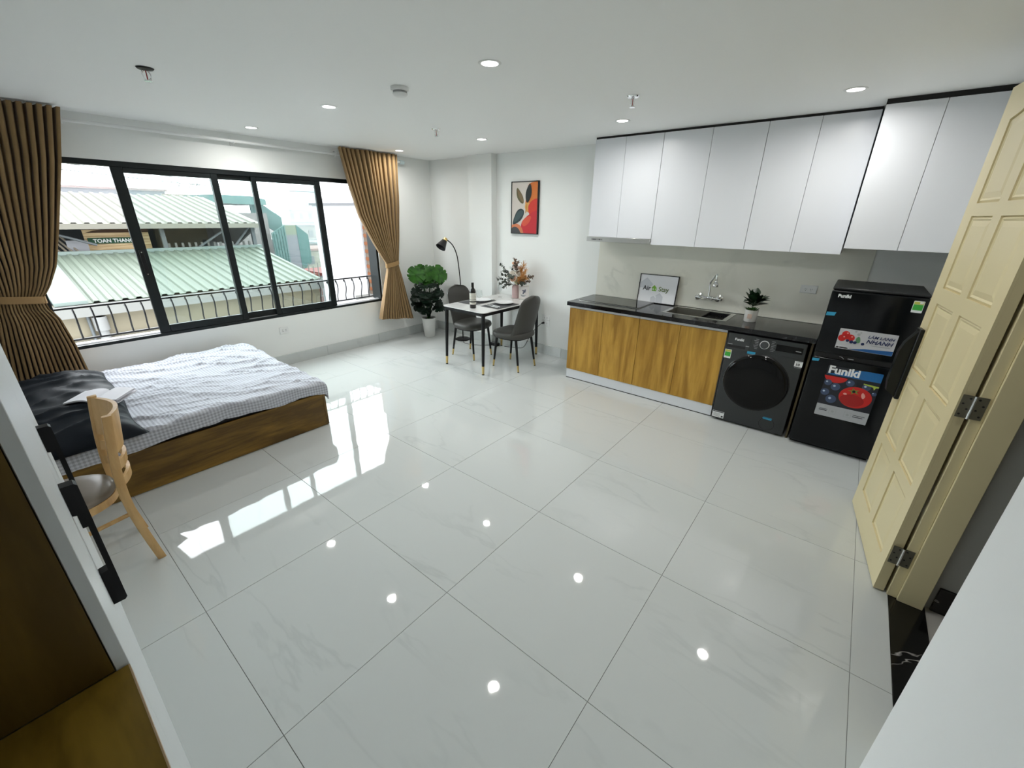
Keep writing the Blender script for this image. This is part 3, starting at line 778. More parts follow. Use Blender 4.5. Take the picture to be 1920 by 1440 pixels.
# ---- base units, two doors each
def base_unit(y0, y1, ym, words):
    t = thing('base_cabinet', words, 'cabinet', (4.27, (y0+y1)/2, 0), group='oak-front base cabinets')
    bo = B()
    bo.box(4.018, 4.553, y0, y0+.016, .112, .826); bo.box(4.018, 4.553, y1-.016, y1, .112, .826); bo.box(4.018, 4.553, y0+.016, y1-.016, .112, .128); bo.box(4.545, 4.553, y0+.016, y1-.016, .128, .826)
    front('body', bo, WHITE_MELAMINE, t)
    front('plinth', B().box(4.012, 4.030, y0, y1, .006, .110, .001), WHITE_MELAMINE, t)
    front('floor_line', B().box(4.008, 4.034, y0, y1, .0005, .0055), DARKGAP, t)  # thin near-black strip along the floor under the plinth
    front('top_rail', B().box(4.000, 4.030, y0, y1, .8275, .8575, .002), M('silver_rail', (0.62, 0.62, 0.64), .3, metal=.3), t)
    for a, c in ((y0, ym), (ym, y1)):
        front('door', B().box(4.000, 4.0175, a+.0016, c-.0016, .114, .8255, .0012), WOOD_YELLOW, t)
    return t
base_unit(1.5565, 2.370, 1.957, 'oak-front base cabinet below the hob at the left end')
base_unit(.743, 1.5555, 1.152, 'oak-front base cabinet below the sink next to the washing machine')
front('side_panel', B().box(3.985, 4.553, .106, .122, .002, .857, .001), wood('dark_panel_edge', (0.06, 0.045, 0.02), (0.10, 0.075, 0.03), (9, 9, 1), .5), None,
      label='narrow brown support panel between washing machine and fridge', cat='panel')
# ---- worktop with sink cutout
SX0, SX1, SY0, SY1 = 4.115, 4.490, .815, 1.375
ct = B()
CX0, CX1, CY0, CY1 = 3.955, 4.558, .098, 2.385
ct.box(CX0, SX0, CY0, CY1, .859, .900); ct.box(SX1, CX1, CY0, CY1, .859, .900); ct.box(SX0, SX1, CY0, SY0, .859, .900); ct.box(SX0, SX1, SY1, CY1, .859, .900)
bmesh.ops.remove_doubles(ct.bm, verts=ct.bm.verts[:], dist=1e-5)
front('worktop', ct, BLACKSTONE, None, label='polished black granite worktop over cabinets and washing machine', cat='worktop')
# ---- hob
t = thing('induction_hob', 'flush black glass hob at the left end of the worktop', 'hob', (4.30, 1.96, .9))
obj('glass_plate', B().prism(rrect(4.102, 4.505, 1.625, 2.315, .008), 'z', .9052, .9092), M('hob_glass', (0.004, 0.004, 0.005), 0.03, spec=.6), parent=t)
obj('steel_edge', B().prism(rrect(4.098, 4.509, 1.620, 2.320, .010), 'z', .9005, .9050), STEEL, parent=t)
# ---- sink
t = thing('kitchen_sink', 'inset steel sink with one bowl in the black worktop', 'sink', (4.30, 1.09, .70))
rim = B()
ox0, ox1, oy0, oy1 = 4.100, 4.505, .797, 1.390
ix0, ix1, iy0, iy1 = 4.135, 4.475, .835, 1.355
for q in ((ox0, ix0, oy0, oy1), (ix1, ox1, oy0, oy1), (ix0, ix1, oy0, iy0), (ix0, ix1, iy1, oy1)): rim.box(q[0], q[1], q[2], q[3], .9005, .9035)
obj('rim', rim, STEEL, parent=t, smooth=None)
bw = B(); zb0 = .735
bw.box(ix0-.003, ix0, iy0, iy1, zb0, .9005); bw.box(ix1, ix1+.003, iy0, iy1, zb0, .9005); bw.box(ix0, ix1, iy0-.003, iy0, zb0, .9005); bw.box(ix0, ix1, iy1, iy1+.003, zb0, .9005); bw.box(ix0, ix1, iy0, iy1, zb0-.003, zb0)
obj('bowl', bw, M('sink_steel', (0.45, 0.44, 0.40), .35, metal=1.0), parent=t, smooth=None)
obj('drain', B().lathe([(.04, 0), (.04, .003), (.01, .003)], (4.30, 1.18, zb0), 20), CHROME, parent=t)
t = thing('drain_basket', 'black slatted drainer basket set in the right half of the sink', 'basket', (4.30, .93, .85))
bk = B(); by0, by1 = .840, 1.035
for q in ((ix0+.004, ix0+.012, by0, by1), (ix1-.012, ix1-.004, by0, by1), (ix0+.012, ix1-.012, by0, by0+.008), (ix0+.012, ix1-.012, by1-.008, by1)): bk.box(q[0], q[1], q[2], q[3], .855, .898, .002)
obj('basket_frame', bk, BLACK_METAL, parent=t)
for k in range(9):
    y = by0+.020+k*.0195
    obj('slat', B().box(ix0+.0125, ix1-.0125, y, y+.008, .856, .872, .002), BLACK_METAL, parent=t)
# ---- wall tap
t = thing('wall_tap', 'chrome wall-mounted mixer tap above the sink', 'tap', (4.52, 1.078, 1.02))
obj('body', B().tube(bez([(4.515, 1.165, 1.028), (4.512, 1.11, 1.022), (4.510, 1.075, 1.030), (4.512, 1.04, 1.022), (4.515, .99, 1.028)], 6), [.017]*6+[.014]*6+[.020]*7+[.014]*6, 12), CHROME, parent=t)
for y in (1.172, .983):
    obj('handle', B().lathe([(.010, -.052), (.024, -.048), (.027, -.030), (.022, -.016), (.014, -.010), (.014, .0)], (4.512, y, 1.028), 14, 'x'), CHROME, parent=t)
    obj('wall_flange', B().lathe([(.016, 4.512), (.016, 4.545), (.030, 4.550), (.030, 4.5595), (.010, 4.5595)], (0, y, 1.028), 16, 'x'), CHROME, parent=t)
obj('spout', B().tube(bez([(4.508, 1.078, 1.045), (4.506, 1.080, 1.11), (4.500, 1.083, 1.175), (4.485, 1.060, 1.220), (4.468, 1.036, 1.256), (4.455, 1.026, 1.262), (4.448, 1.022, 1.245), (4.447, 1.021, 1.205)], 6), .0095, 10), CHROME, parent=t)
obj('spray_head', B().lathe([(.010, .060), (.014, .055), (.014, .045), (.026, .032), (.030, .006), (.027, 0), (.005, 0)], (4.447, 1.021, 1.148), 18), CHROME, parent=t)
# ---- leaning framed sign
sg = thing('framed_sign', 'black-framed Air Stay sign leaning on the backsplash', 'sign', (4.522, 1.61, .9005))
lean = math.atan2(.028, .30)
SGW, SGH = .420, .300
def lean_obj(name, b_, m, parent=sg): 
    # local: x across (towards +y world is -), build in (u: along -y, v: up) then lean back towards the wall
    R_ = Matrix.Translation((4.520, 1.82, .9008)) @ Matrix.Rotation(lean, 4, 'Y') @ Matrix(((0, 0, -1, 0), (-1, 0, 0, 0), (0, 1, 0, 0), (0, 0, 0, 1)))
    b_.move(R_); return obj(name, b_, m, parent=parent, smooth=None)
fr = B(); fw_ = .007
fr.box(0, SGW, 0, fw_, 0, .016); fr.box(0, SGW, SGH-fw_, SGH, 0, .016); fr.box(0, fw_, fw_, SGH-fw_, 0, .016); fr.box(SGW-fw_, SGW, fw_, SGH-fw_, 0, .016)
lean_obj('frame', fr, BLACK_METAL)
lean_obj('board', B().box(fw_, SGW-fw_, fw_, SGH-fw_, .001, .010), M('sign_white', (0.80, 0.81, 0.84), .35))
GREYP = M('sign_grey', (0.60, 0.62, 0.66), .4); GREEN = M('sign_green', (0.18, 0.42, 0.03), .4); OLIVE = M('sign_olive', (0.10, 0.17, 0.02), .4); INK = M('sign_ink', (0.012, 0.014, 0.02), .4)
def house(cx, cy, s): return [(cx-s*.5, cy-s*.5), (cx+s*.5, cy-s*.5), (cx+s*.5, cy+s*.22), (cx, cy+s*.62), (cx-s*.5, cy+s*.22)]
lean_obj('house_mark', B().prism([(.010, .150), (.115, .150), (.155, .195), (.080, .262), (.010, .205)], 'z', .0101, .0104), GREYP)
lean_obj('house_mark', B().prism([(.150, .010), (.205, .010), (.205, .052), (.178, .076), (.150, .055)], 'z', .0101, .0106), GREYP)
lean_obj('house_mark', B().prism([(.207, .010), (.280, .010), (.280, .075), (.240, .112), (.200, .080), (.207, .070)], 'z', .0101, .0104), GREYP)
gh = B(); gh.prism([(.150, .127), (.195, .127), (.195, .158), (.202, .158), (.1725, .190), (.143, .158), (.150, .158)], 'z', .0107, .0111)
lean_obj('logo_house', gh, GREEN)
lean_obj('logo_window', B().prism([(.158, .136), (.169, .136), (.169, .146), (.158, .146)], 'z', .0112, .0114).prism([(.158, .150), (.166, .150), (.166, .157), (.158, .157)], 'z', .0112, .0114), M('sign_white', (0.8, 0.81, 0.84)))
lean_obj('logo_pin', B().prism(disc(.190, .146, .012, 16), 'z', .0112, .0115).prism([(.181, .140), (.190, .122), (.199, .140)], 'z', .0112, .0115), M('sign_green_light', (0.27, 0.55, 0.06), .4))
lean_obj('logo_pin_hole', B().prism(disc(.190, .147, .005, 12), 'z', .0116, .0118), M('sign_white', (0.8, 0.81, 0.84)))
R_ = Matrix.Translation((4.520, 1.82, .9008)) @ Matrix.Rotation(lean, 4, 'Y') @ Matrix(((0, 0, -1, 0), (-1, 0, 0, 0), (0, 1, 0, 0), (0, 0, 0, 1)))
def sign_text(s, u, v, size, m, bold=.0):
    o_ = R_ @ Vector((u, v, .0112)); ex = R_.to_3x3() @ Vector((1, 0, 0)); ey = R_.to_3x3() @ Vector((0, 1, 0))
    text('lettering', s, size, m, sg, o_, ex, ey, ext=.0003, bold=bold)
sign_text('Air', .048, .130, .068, INK, .0010); sign_text('Stay', .222, .130, .066, OLIVE, .0010)
# ---- small potted plant
LEAF_DK = M('leaf_dark', (0.008, 0.028, 0.010), 0.35, spec=.5); LEAF_MD = M('leaf_green', (0.035, 0.13, 0.018), 0.4); LEAF_LT = M('leaf_bright', (0.09, 0.26, 0.03), .45)
def leaf(base, tip, width, droop=.0, up=(0, 0, 1), n=5, fold_=.25):
    """pointed oval leaf with a centre fold, about 20 triangles"""
    b_ = B(); base = Vector(base); tip = Vector(tip); d = tip-base; L = d.length; d.normalize()
    s = d.cross(Vector(up)); s = s.normalized() if s.length > 1e-4 else Vector((1, 0, 0)); nrm = s.cross(d).normalized()
    rows_ = []
    for i in range(n+1):
        t_ = i/n; w_ = width*math.sin(math.pi*(t_**.75))*.5 if 0 < t_ < 1 else .0006
        c = base + d*L*t_ - Vector((0, 0, 1))*droop*t_*t_
        rows_.append([b_.bm.verts.new(c - s*w_ + nrm*w_*fold_), b_.bm.verts.new(c), b_.bm.verts.new(c + s*w_ + nrm*w_*fold_)])
    for a, c in zip(rows_, rows_[1:]):
        b_.bm.faces.new((a[0], a[1], c[1], c[0])); b_.bm.faces.new((a[1], a[2], c[2], c[1]))
    return b_
pp = thing('potted_plant', 'small dark-leaved plant in a white pot on the worktop', 'plant', (4.265, .635, .9))
obj('pot', B().lathe([(.010, .001), (.048, .001), (.051, .006), (.055, .108), (.051, .108), (.048, .090), (.005, .088)], (4.265, .635, .9), 28), M('white_ceramic', (0.78, 0.77, 0.74), .3), parent=pp)
obj('pot_print', B().prism([(.635-.018, .935), (.635+.018, .935), (.635+.018, .975), (.635-.018, .975)], 'x', 4.2095, 4.2105), M('pale_pink_print', (0.66, 0.50, 0.42), .6), parent=pp, smooth=None)
rnd = random.Random(5)
for k in range(34):
    a = k*2.4 + rnd.uniform(-.3, .3); el = rnd.uniform(.15, 1.35); L = rnd.uniform(.05, .10)
    c = Vector((4.265, .635, 1.03 + .05*rnd.random()))
    st = c + Vector((math.cos(a)*math.cos(el), math.sin(a)*math.cos(el), math.sin(el)))*L*.55
    tip = c + Vector((math.cos(a)*math.cos(el), math.sin(a)*math.cos(el), math.sin(el)))*(L+.055)
    b_ = leaf(st, tip, .062+.014*rnd.random(), droop=.008); b_.tube([(4.265, .635, .99), c, st], .0018, 4)
    obj('leaf', b_, LEAF_DK, parent=pp, smooth=60)
gb = B()
for k in range(60):
    a = rnd.uniform(0, 6.28); r_ = rnd.uniform(.01, .05); L = rnd.uniform(.02, .045)
    p0 = Vector((4.265+math.cos(a)*r_*.8, .635+math.sin(a)*r_*.8, 1.0)); p1 = p0 + Vector((math.cos(a)*L*.8, math.sin(a)*L*.8, L*.7))
    q = leaf(p0, p1, .012); 
    me_ = bpy.data.meshes.new('tmp'); q.bm.to_mesh(me_); gb.bm.from_mesh(me_); bpy.data.meshes.remove(me_); q.bm.free()
obj('moss_foliage', gb, LEAF_MD, parent=pp, smooth=60, kind='stuff')
# ---- range hood
t = thing('range_hood', 'slim steel pull-out range hood under the wall cabinets', 'hood', (4.38, 1.985, 1.522))
obj('hood_body', B().box(4.214, 4.558, 1.645, 2.335, 1.535, 1.568, .001), STEEL, parent=t)
obj('hood_front', B().box(4.196, 4.213, 1.637, 2.338, 1.523, 1.569, .002), STEEL, parent=t)
obj('control_panel', B().box(4.1952, 4.1959, 2.15, 2.28, 1.538, 1.553), M('hood_panel', (0.30, 0.30, 0.29), .35, metal=.5), parent=t, smooth=None)
obj('hood_button', B().box(4.1944, 4.1951, 2.225, 2.265, 1.543, 1.549).box(4.1944, 4.1951, 2.18, 2.19, 1.541, 1.551), INK, parent=t, smooth=None)
# ---- wall cabinets
def wall_unit(y0, y1, cuts, z0, z1, x0, words, dz=0):
    t = thing('wall_cabinet', words, 'cabinet', ((x0+4.56)/2, (y0+y1)/2, z0), group='white wall cabinets')
    bo = B(); bo.box(x0+.0185, XR-.0105, y0+.0005, y1-.0005, z0+.001, z1-.002)
    front('body', bo, WHITE_MELAMINE, t)
    ys = [y0]+cuts+[y1]
    for a, c in zip(ys, ys[1:]): front('door', B().box(x0, x0+.018, a+.0014, c-.0014, z0, z1, .0012), WHITE_MELAMINE, t)
    front('top_gap_shade', B().box(x0+.012, XR-.0105, y0, y1, z1+.0005, ZC-.0005), DARKGAP, t)  # dark box stands in for the shade in the gap below the ceiling
    return t
wall_unit(1.637, 2.330, [2.003], 1.570, 2.480, 4.22, 'white two-door wall cabinet above the range hood')
wall_unit(.802, 1.636, [1.218], 1.518, 2.480, 4.22, 'white two-door wall cabinet above the sink')
wall_unit(.118, .801, [.456], 1.518, 2.480, 4.22, 'white two-door wall cabinet above the washing machine')
wall_unit(-.520, .104, [-.194], 1.575, 2.467, 4.00, 'deep white two-door wall cabinet above the fridge')
# ---- washing machine
WM = M('washer_graphite', (0.040, 0.044, 0.046), 0.42, metal=.25, spec=.5); WMG = M('washer_door_glass', (0.003, 0.003, 0.003), 0.05, spec=.22)
LWHITE = M('print_white', (0.80, 0.82, 0.83), .4); LGREY = M('print_grey', (0.35, 0.36, 0.37), .5); LGREEN = M('print_green', (0.05, 0.40, 0.05), .4)
LYEL = M('print_yellow', (0.55, 0.55, 0.10), .4); LBLUE = M('print_blue', (0.03, 0.30, 0.50), .35); LRED = M('print_red', (0.55, 0.015, 0.012), .35)
wm = thing('washing_machine', 'dark grey front-loading washing machine under the worktop', 'washing machine', (4.25, .434, 0))
WF = 3.965
wb_ = B(); wb_.box(WF, 4.545, .142, .726, .018, .842, .008, 2)
obj('body', wb_, WM, parent=wm)
for yy in (.19, .68):
    for xx in (4.02, 4.49): obj('foot', B().cyl((xx, yy, .0005), (xx, yy, .019), .02, n=12), BLACK_METAL, parent=wm)
cy, cz = .441, .438
dr = obj('porthole_door', B().lathe([(.248, WF-.0005), (.250, WF-.012), (.240, WF-.024), (.222, WF-.030), (.12, WF-.036), (.004, WF-.038)], (0, cy, cz), 56, 'x'), WMG, parent=wm)
obj('door_ring', B().lathe([(.256, WF-.0004), (.256, WF-.006), (.2505, WF-.009), (.2505, WF-.0004)], (0, cy, cz), 56, 'x', ring=True), M('washer_ring', (0.015, 0.016, 0.017), .25), parent=wm)
def px(name, poly, m, parent, x=WF, d=.0009, o=.0, **k): return obj(name, B().prism(poly, 'x', x-o-d, x-o-.0001), m, parent=parent, smooth=None, **k)
def rect(y0, y1, z0, z1): return [(y0, z0), (y1, z0), (y1, z1), (y0, z1)]
px('drawer_front', rect(.545, .722, .700, .838), M('washer_drawer', (0.048, 0.052, 0.054), .4, metal=.25), wm, d=.002)
px('drawer_grip', rect(.575, .722, .714, .736), DARKGAP, wm, d=.0012, o=.002)
px('control_panel', rect(.150, .543, .712, .838), M('washer_panel', (0.036, 0.040, 0.042), .38, metal=.25), wm, d=.0015)
px('display', rect(.164, .352, .752, .806), WMG, wm, d=.001, o=.0015)
px('display_print', rect(.175, .212, .770, .776), LGREY, wm, o=.0026)
kn = obj('program_knob', B().lathe([(.030, WF-.002), (.030, WF-.018), (.026, WF-.020), (.002, WF-.020)], (0, .438, .783), 28, 'x'), M('knob_dark', (0.05, 0.055, 0.058), .35), parent=wm)
obj('knob_ring', B().lathe([(.0305, WF-.0022), (.036, WF-.0024), (.036, WF-.0060), (.0305, WF-.0060)], (0, .438, .783), 36, 'x', ring=True), LWHITE, parent=kn)
mk = B()
for i in range(7):
    z = .738+i*.0135
    mk.box(WF-.0022, WF-.0016, .486, .486+.022+.006*(i % 3), z, z+.0032); mk.box(WF-.0022, WF-.0016, .390-.020-.006*((i+1) % 3), .390, z, z+.0032)
obj('program_marks', mk, LGREY, parent=wm, smooth=None, kind='stuff')
text('brand_lettering', 'Funiki', .030, LWHITE, wm, (WF-.0024, .668, .783), MX, MZ, bold=.0010)
px('drawer_print', rect(.680, .716, .742, .748), LGREY, wm, o=.0021); px('drawer_print', rect(.548, .575, .742, .748), LGREY, wm, o=.0021)
lb = px('energy_label', rect(.674, .728, .612, .692), LWHITE, wm)
px('label_band', rect(.678, .724, .630, .668), LGREEN, lb, o=.0010); px('label_band', rect(.678, .724, .670, .688), LYEL, lb, o=.0010)
lb = px('warranty_label', rect(.142, .198, .648, .694), LWHITE, wm)
text('label_lettering', '10', .030, INK, lb, (WF-.0012, .190, .657), MX, MZ, bold=.0009); px('label_band', rect(.148, .192, .686, .690), LGREY, lb, o=.0010)
px('label_band', rect(.146, .194, .638, .641), LGREY, wm)
lb = px('info_label', rect(.622, .722, .030, .092), LWHITE, wm)
px('label_band', rect(.626, .718, .082, .090), INK, lb, o=.0010)
for i in range(4): px('label_band', rect(.655, .716-.01*(i % 2), .040+i*.009, .0435+i*.009), LGREY, lb, o=.0010)
px('label_band', rect(.628, .644, .036, .052), INK, lb, o=.0010)
px('tape', rect(.490, .553, .684, .706), LBLUE, wm, o=.0022)
px('tape', [(.247, .130), (.312, .130), (.318, .138), (.310, .150), (.247, .150)], LBLUE, wm)
obj('filter_cover', B().lathe([(.060, WF-.0002), (.060, WF-.0012), (.0575, WF-.0012), (.0575, WF-.0002)], (0, .278, .088), 36, 'x', ring=True), M('washer_ring', (0.02, 0.02, 0.02)), parent=wm)
# ---- fridge
FB = M('fridge_black', (0.004, 0.005, 0.006), 0.14, spec=.28); FS = M('fridge_side', (0.010, 0.011, 0.012), 0.45)
fg = thing('fridge', 'black two-door fridge with food stickers beside the cream door', 'fridge', (4.2, -.178, 0))
FF = 3.925; fy0, fy1 = -.449, .093
obj('body', B().box(3.982, 4.50, fy0+.003, fy1-.003, .03, 1.285, .004), FS, parent=fg)
obj('top_cap', B().box(3.945, 4.50, fy0+.001, fy1-.001, 1.286, 1.306, .006), FS, parent=fg)
obj('kick_plate', B().box(3.975, 4.48, fy0+.01, fy1-.01, .001, .0295), BLACK_METAL, parent=fg)
fz = obj('freezer_door', B().box(FF, 3.980, fy0, fy1, .812, 1.284, .010, 3), FB, parent=fg)
fd = obj('fridge_door', B().box(FF, 3.980, fy0, fy1, .032, .772, .010, 3), FB, parent=fg)
obj('gap_strip', B().box(3.945, 3.981, fy0+.004, fy1-.004, .7725, .8115), DARKGAP, parent=fg, smooth=None)
def fx(name, poly, m, parent, o=.0, d=.0007, **k): return px(name, poly, m, parent, x=FF, d=d, o=o, **k)
text('brand_lettering', 'Funiki', .033, LWHITE, fg, (FF-.0010, .050, 1.238), MX, MZ, bold=.0012)
fx('tape', [(.036, 1.100), (.088, 1.097), (.088, 1.124), (.030, 1.126)], LBLUE, fg)
st = fx('energy_label', rrect(-.424, -.368, 1.185, 1.264, .004), LWHITE, fg)
fx('label_band', rect(-.421, -.371, 1.202, 1.240), LGREEN, st, o=.0008); fx('label_band', rect(-.421, -.371, 1.241, 1.259), LYEL, st, o=.0008); fx('label_band', rect(-.418, -.400, 1.246, 1.258), LWHITE, st, o=.0015)
st = fx('promo_sticker', rrect(-.358, -.024, .863, 1.016, .004), M('sticker_pale', (0.50, 0.50, 0.52), .35), fg, label='pale sticker with red tomatoes and lettering')
fx('sticker_band', [(-.357, .864), (-.100, .866), (-.20, .885), (-.357, .897)], M('print_navy', (0.01, 0.09, 0.28), .35), st, o=.0008)
NAVY = M('print_ink_blue', (0.010, 0.020, 0.09), .4)
text('sticker_lettering', 'LÀM LẠNH', .030, NAVY, st, (FF-.0017, -.195, .968), MX, MZ, bold=.0005, shear=.25)
text('sticker_lettering', 'NHANH', .040, NAVY, st, (FF-.0017, -.193, .930), MX, MZ, bold=.0008, shear=.25)
fx('sticker_band', rect(-.335, -.225, .914, .919), LGREY, st, o=.0008)
for (a, b__, r) in ((-.066, .976, .024), (-.050, .945, .025), (-.098, .952, .026)): fx('tomato_print', disc(a, b__, r, 18), LRED, st, o=.0008+.0001*r)
for (a, b__) in ((-.075, .985), (-.060, .955), (-.106, .962)): fx('highlight_print', disc(a, b__, .005, 10), M('print_pink', (0.75, 0.35, 0.3), .4), st, o=.0018)
for (a, b__, r) in ((-.086, .930, .010), (-.110, .924, .012), (-.132, .922, .011), (-.178, .920, .010)): fx('berry_print', disc(a, b__, r, 14), NAVY, st, o=.0016)
fx('leaf_print', smooth_poly([(-.135, .918), (-.165, .925), (-.150, .975), (-.130, .960)], 2), M('print_leaf', (0.10, 0.25, 0.12), .4), st, o=.0008)
for (a, b__, r) in ((-.120, 1.003, .007), (-.150, 1.000, .006), (-.140, .985, .010)): fx('bubble_print', disc(a, b__, r, 12), LGREY, st, o=.0008)
fx('maker_mark', [(-.028, .868), (-.046, .868), (-.037, .882)], LWHITE, fg); fx('maker_mark', rect(-.100, -.050, .868, .876), LWHITE, fg)
obj('arrow_mark', B().tube([(FF-.0012, -.070, .800), (FF-.0012, -.085, .798), (FF-.0012, -.100, .786)], .0016, 4), LGREY, parent=fg); fx('door_print', rect(-.158, -.122, .790, .7945), LGREY, fg)
fx('tape', [(.048, .738), (.091, .735), (.091, .757), (.044, .760)], LBLUE, fg)
st = fx('fruit_poster', rrect(-.355, -.024, .304, .722, .005), M('poster_dark', (0.012, 0.014, 0.022), .3), fg, label='poster of wet tomato and blueberries')
fx('poster_band', [(-.354, .652), (-.025, .652), (-.10, .675), (-.20, .715), (-.25, .721), (-.350, .721), (-.354, .716)], M('print_cobalt', (0.010, 0.13, 0.36), .3), st, o=.0008)
text('brand_lettering', 'Funiki', .082, LWHITE, st, (FF-.0020, -.030, .664), MX, MZ, bold=.0030)
fx('tomato_print', disc(-.090, .640, .072, 24, .050)[12:] + [(-.018, .640)], LRED, st, o=.0009)
fx('tomato_print', disc(-.240, .505, .100, 32, .085), LRED, st, o=.0012)
fx('tomato_shade_print', disc(-.225, .478, .075, 24, .048), M('print_red_deep', (0.36, 0.008, 0.008), .3), st, o=.0021)
fx('highlight_print', smooth_poly([(-.275, .560), (-.300, .530), (-.285, .500), (-.268, .535)], 2), M('print_pink', (0.75, 0.35, 0.3), .4), st, o=.0022); fx('highlight_print', disc(-.175, .520, .012, 12, .008), M('print_pink', (0.75, 0.35, 0.3), .4), st, o=.0022)
sp__ = []
for i in range(10):
    a = 2*math.pi*i/10; r = .040 if i % 2 == 0 else .014; sp__.append((-.222+r*math.cos(a), .552+r*.7*math.sin(a)))
fx('calyx_print', sp__, M('print_calyx', (0.16, 0.24, 0.03), .4), st, o=.0024)
fx('calyx_print', disc(-.222, .550, .010, 10), DARKGAP, st, o=.0032)
BERRY = M('print_berry', (0.05, 0.075, 0.15), .3)
for (a, b__, r) in ((-.052, .585, .024), (-.105, .560, .030), (-.050, .505, .028), (-.100, .455, .034), (-.185, .610, .026), (-.285, .600, .026), (-.340, .560, .014)):
    fx('berry_print', disc(a, b__, r, 18), BERRY, st, o=.0010+.00005*int(r*1000) % .0002)
    fx('highlight_print', disc(a+.008, b__+.006, r*.28, 10), M('print_sky', (0.45, 0.55, 0.70), .3), st, o=.0022)
fx('stem_print', [(-.262, .628), (-.353, .622), (-.353, .612), (-.338, .610), (-.330, .590), (-.322, .610), (-.262, .620)], M('print_lime', (0.35, 0.45, 0.06), .4), st, o=.0016)
fx('poster_band', rrect(-.354, -.025, .305, .402, .004), M('sticker_grey', (0.42, 0.43, 0.45), .35), st, o=.0008)
for y0, y1, z, hh in ((-.100, -.048, .362, .004), (-.098, -.048, .350, .006), (-.335, -.262, .362, .004), (-.325, -.262, .348, .006)): fx('poster_print', rect(y0, y1, z, z+hh), INK, st, o=.0016)
for yc in (-.135, -.230):
    ic = B()
    for q in (rect(yc-.022, yc+.022, .376, .378), rect(yc-.022, yc+.022, .334, .336), rect(yc-.022, yc-.020, .336, .376), rect(yc+.020, yc+.022, .336, .376)): ic.prism(q, 'x', FF-.0022, FF-.0016)
    ic.prism(disc(yc, .356, .010, 12), 'x', FF-.0022, FF-.0016); obj('icon_print', ic, LGREY, parent=st, smooth=None)

# ================================================================== WALL PICTURE
pc = thing('wall_picture', 'framed abstract print of red shapes and dark leaves on the wall', 'picture', (4.552, 3.455, 1.55))
py0, py1, pz0, pz1 = 3.243, 3.667, 1.550, 2.167
f_ = B(); fw = .010
f_.box(4.538, 4.5695, py0, py1, pz0, pz0+fw); f_.box(4.538, 4.5695, py0, py1, pz1-fw, pz1); f_.box(4.538, 4.5695, py0, py0+fw, pz0+fw, pz1-fw); f_.box(4.538, 4.5695, py1-fw, py1, pz0+fw, pz1-fw)
obj('frame', f_, BLACK_METAL, parent=pc, smooth=None)
PXF = 4.545
obj('canvas', B().box(PXF, 4.569, py0+fw, py1-fw, pz0+fw, pz1-fw), M('canvas_beige', (0.62, 0.57, 0.52), .7), parent=pc, smooth=None)
def art(name, uv, col, layer, it=2):
    """shape in picture units (0..1 from the left, 0..1 up), clipped to the canvas"""
    P_ = smooth_poly(uv, it) if it else uv
    P_ = [(py1-fw-(py1-py0-2*fw)*min(1, max(0, a)), pz0+fw+(pz1-pz0-2*fw)*min(1, max(0, c))) for a, c in P_]
    obj(name, B().prism(P_, 'x', PXF-.0003*layer-.0002, PXF-.0003*layer+.00005), M('art_%02d' % layer, col, .65), parent=pc, smooth=None)
art('painted_shape', [(.62, 1.0), (1.35, 1.0), (1.3, .35), (.55, .40), (.52, .62), (.62, .80)], (.62, .17, .030), 1)
art('painted_shape', [(.55, .62), (.72, .60), (.80, .45), (.62, .42), (.50, .50)], (.66, .32, .08), 2)
art('painted_shape', [(.95, .70), (1.3, .62), (1.3, .25), (.75, .30), (.62, .50), (.72, .62)], (.58, .035, .020), 3)
art('painted_shape', [(1.2, .50), (.85, .44), (.55, .32), (.36, .20), (.38, -.1), (1.2, -.1)], (.52, .020, .030), 4)
art('painted_shape', [(.38, .20), (.55, .32), (.80, .36), (.72, .22), (.50, .12)], (.64, .085, .045), 5)
art('painted_shape', [(-.05, .16), (.22, .20), (.42, .12), (.52, -.08), (-.05, -.08)], (.62, .20, .09), 6)
art('painted_shape', [(-.1, .06), (.12, .14), (.32, .08), (.42, -.1), (-.1, -.1)], (.055, .055, .060), 7)
art('painted_leaf', [(.18, .93), (.18, .72), (.34, .60), (.48, .58), (.46, .70), (.36, .80)], (.10, .095, .04), 8)
art('painted_leaf', [(.19, .90), (.26, .72), (.44, .60), (.48, .62), (.40, .76)], (.20, .14, .07), 9)
art('painted_leaf', [(.70, 1.0), (.54, .82), (.54, .66), (.62, .58), (.76, .72), (.78, .86)], (.020, .028, .028), 10)
art('painted_leaf', [(.52, .44), (.38, .50), (.22, .46), (.10, .32), (.02, .16), (.20, .19), (.42, .28)], (.022, .040, .046), 11)
art('painted_leaf', [(.50, .44), (.34, .46), (.20, .40), (.06, .20), (.22, .24), (.40, .34)], (.05, .085, .09), 12)
art('painted_stem', [(.60, .62), (.56, .50), (.54, .40), (.57, .40), (.60, .50)], (.45, .22, .05), 13, 1)

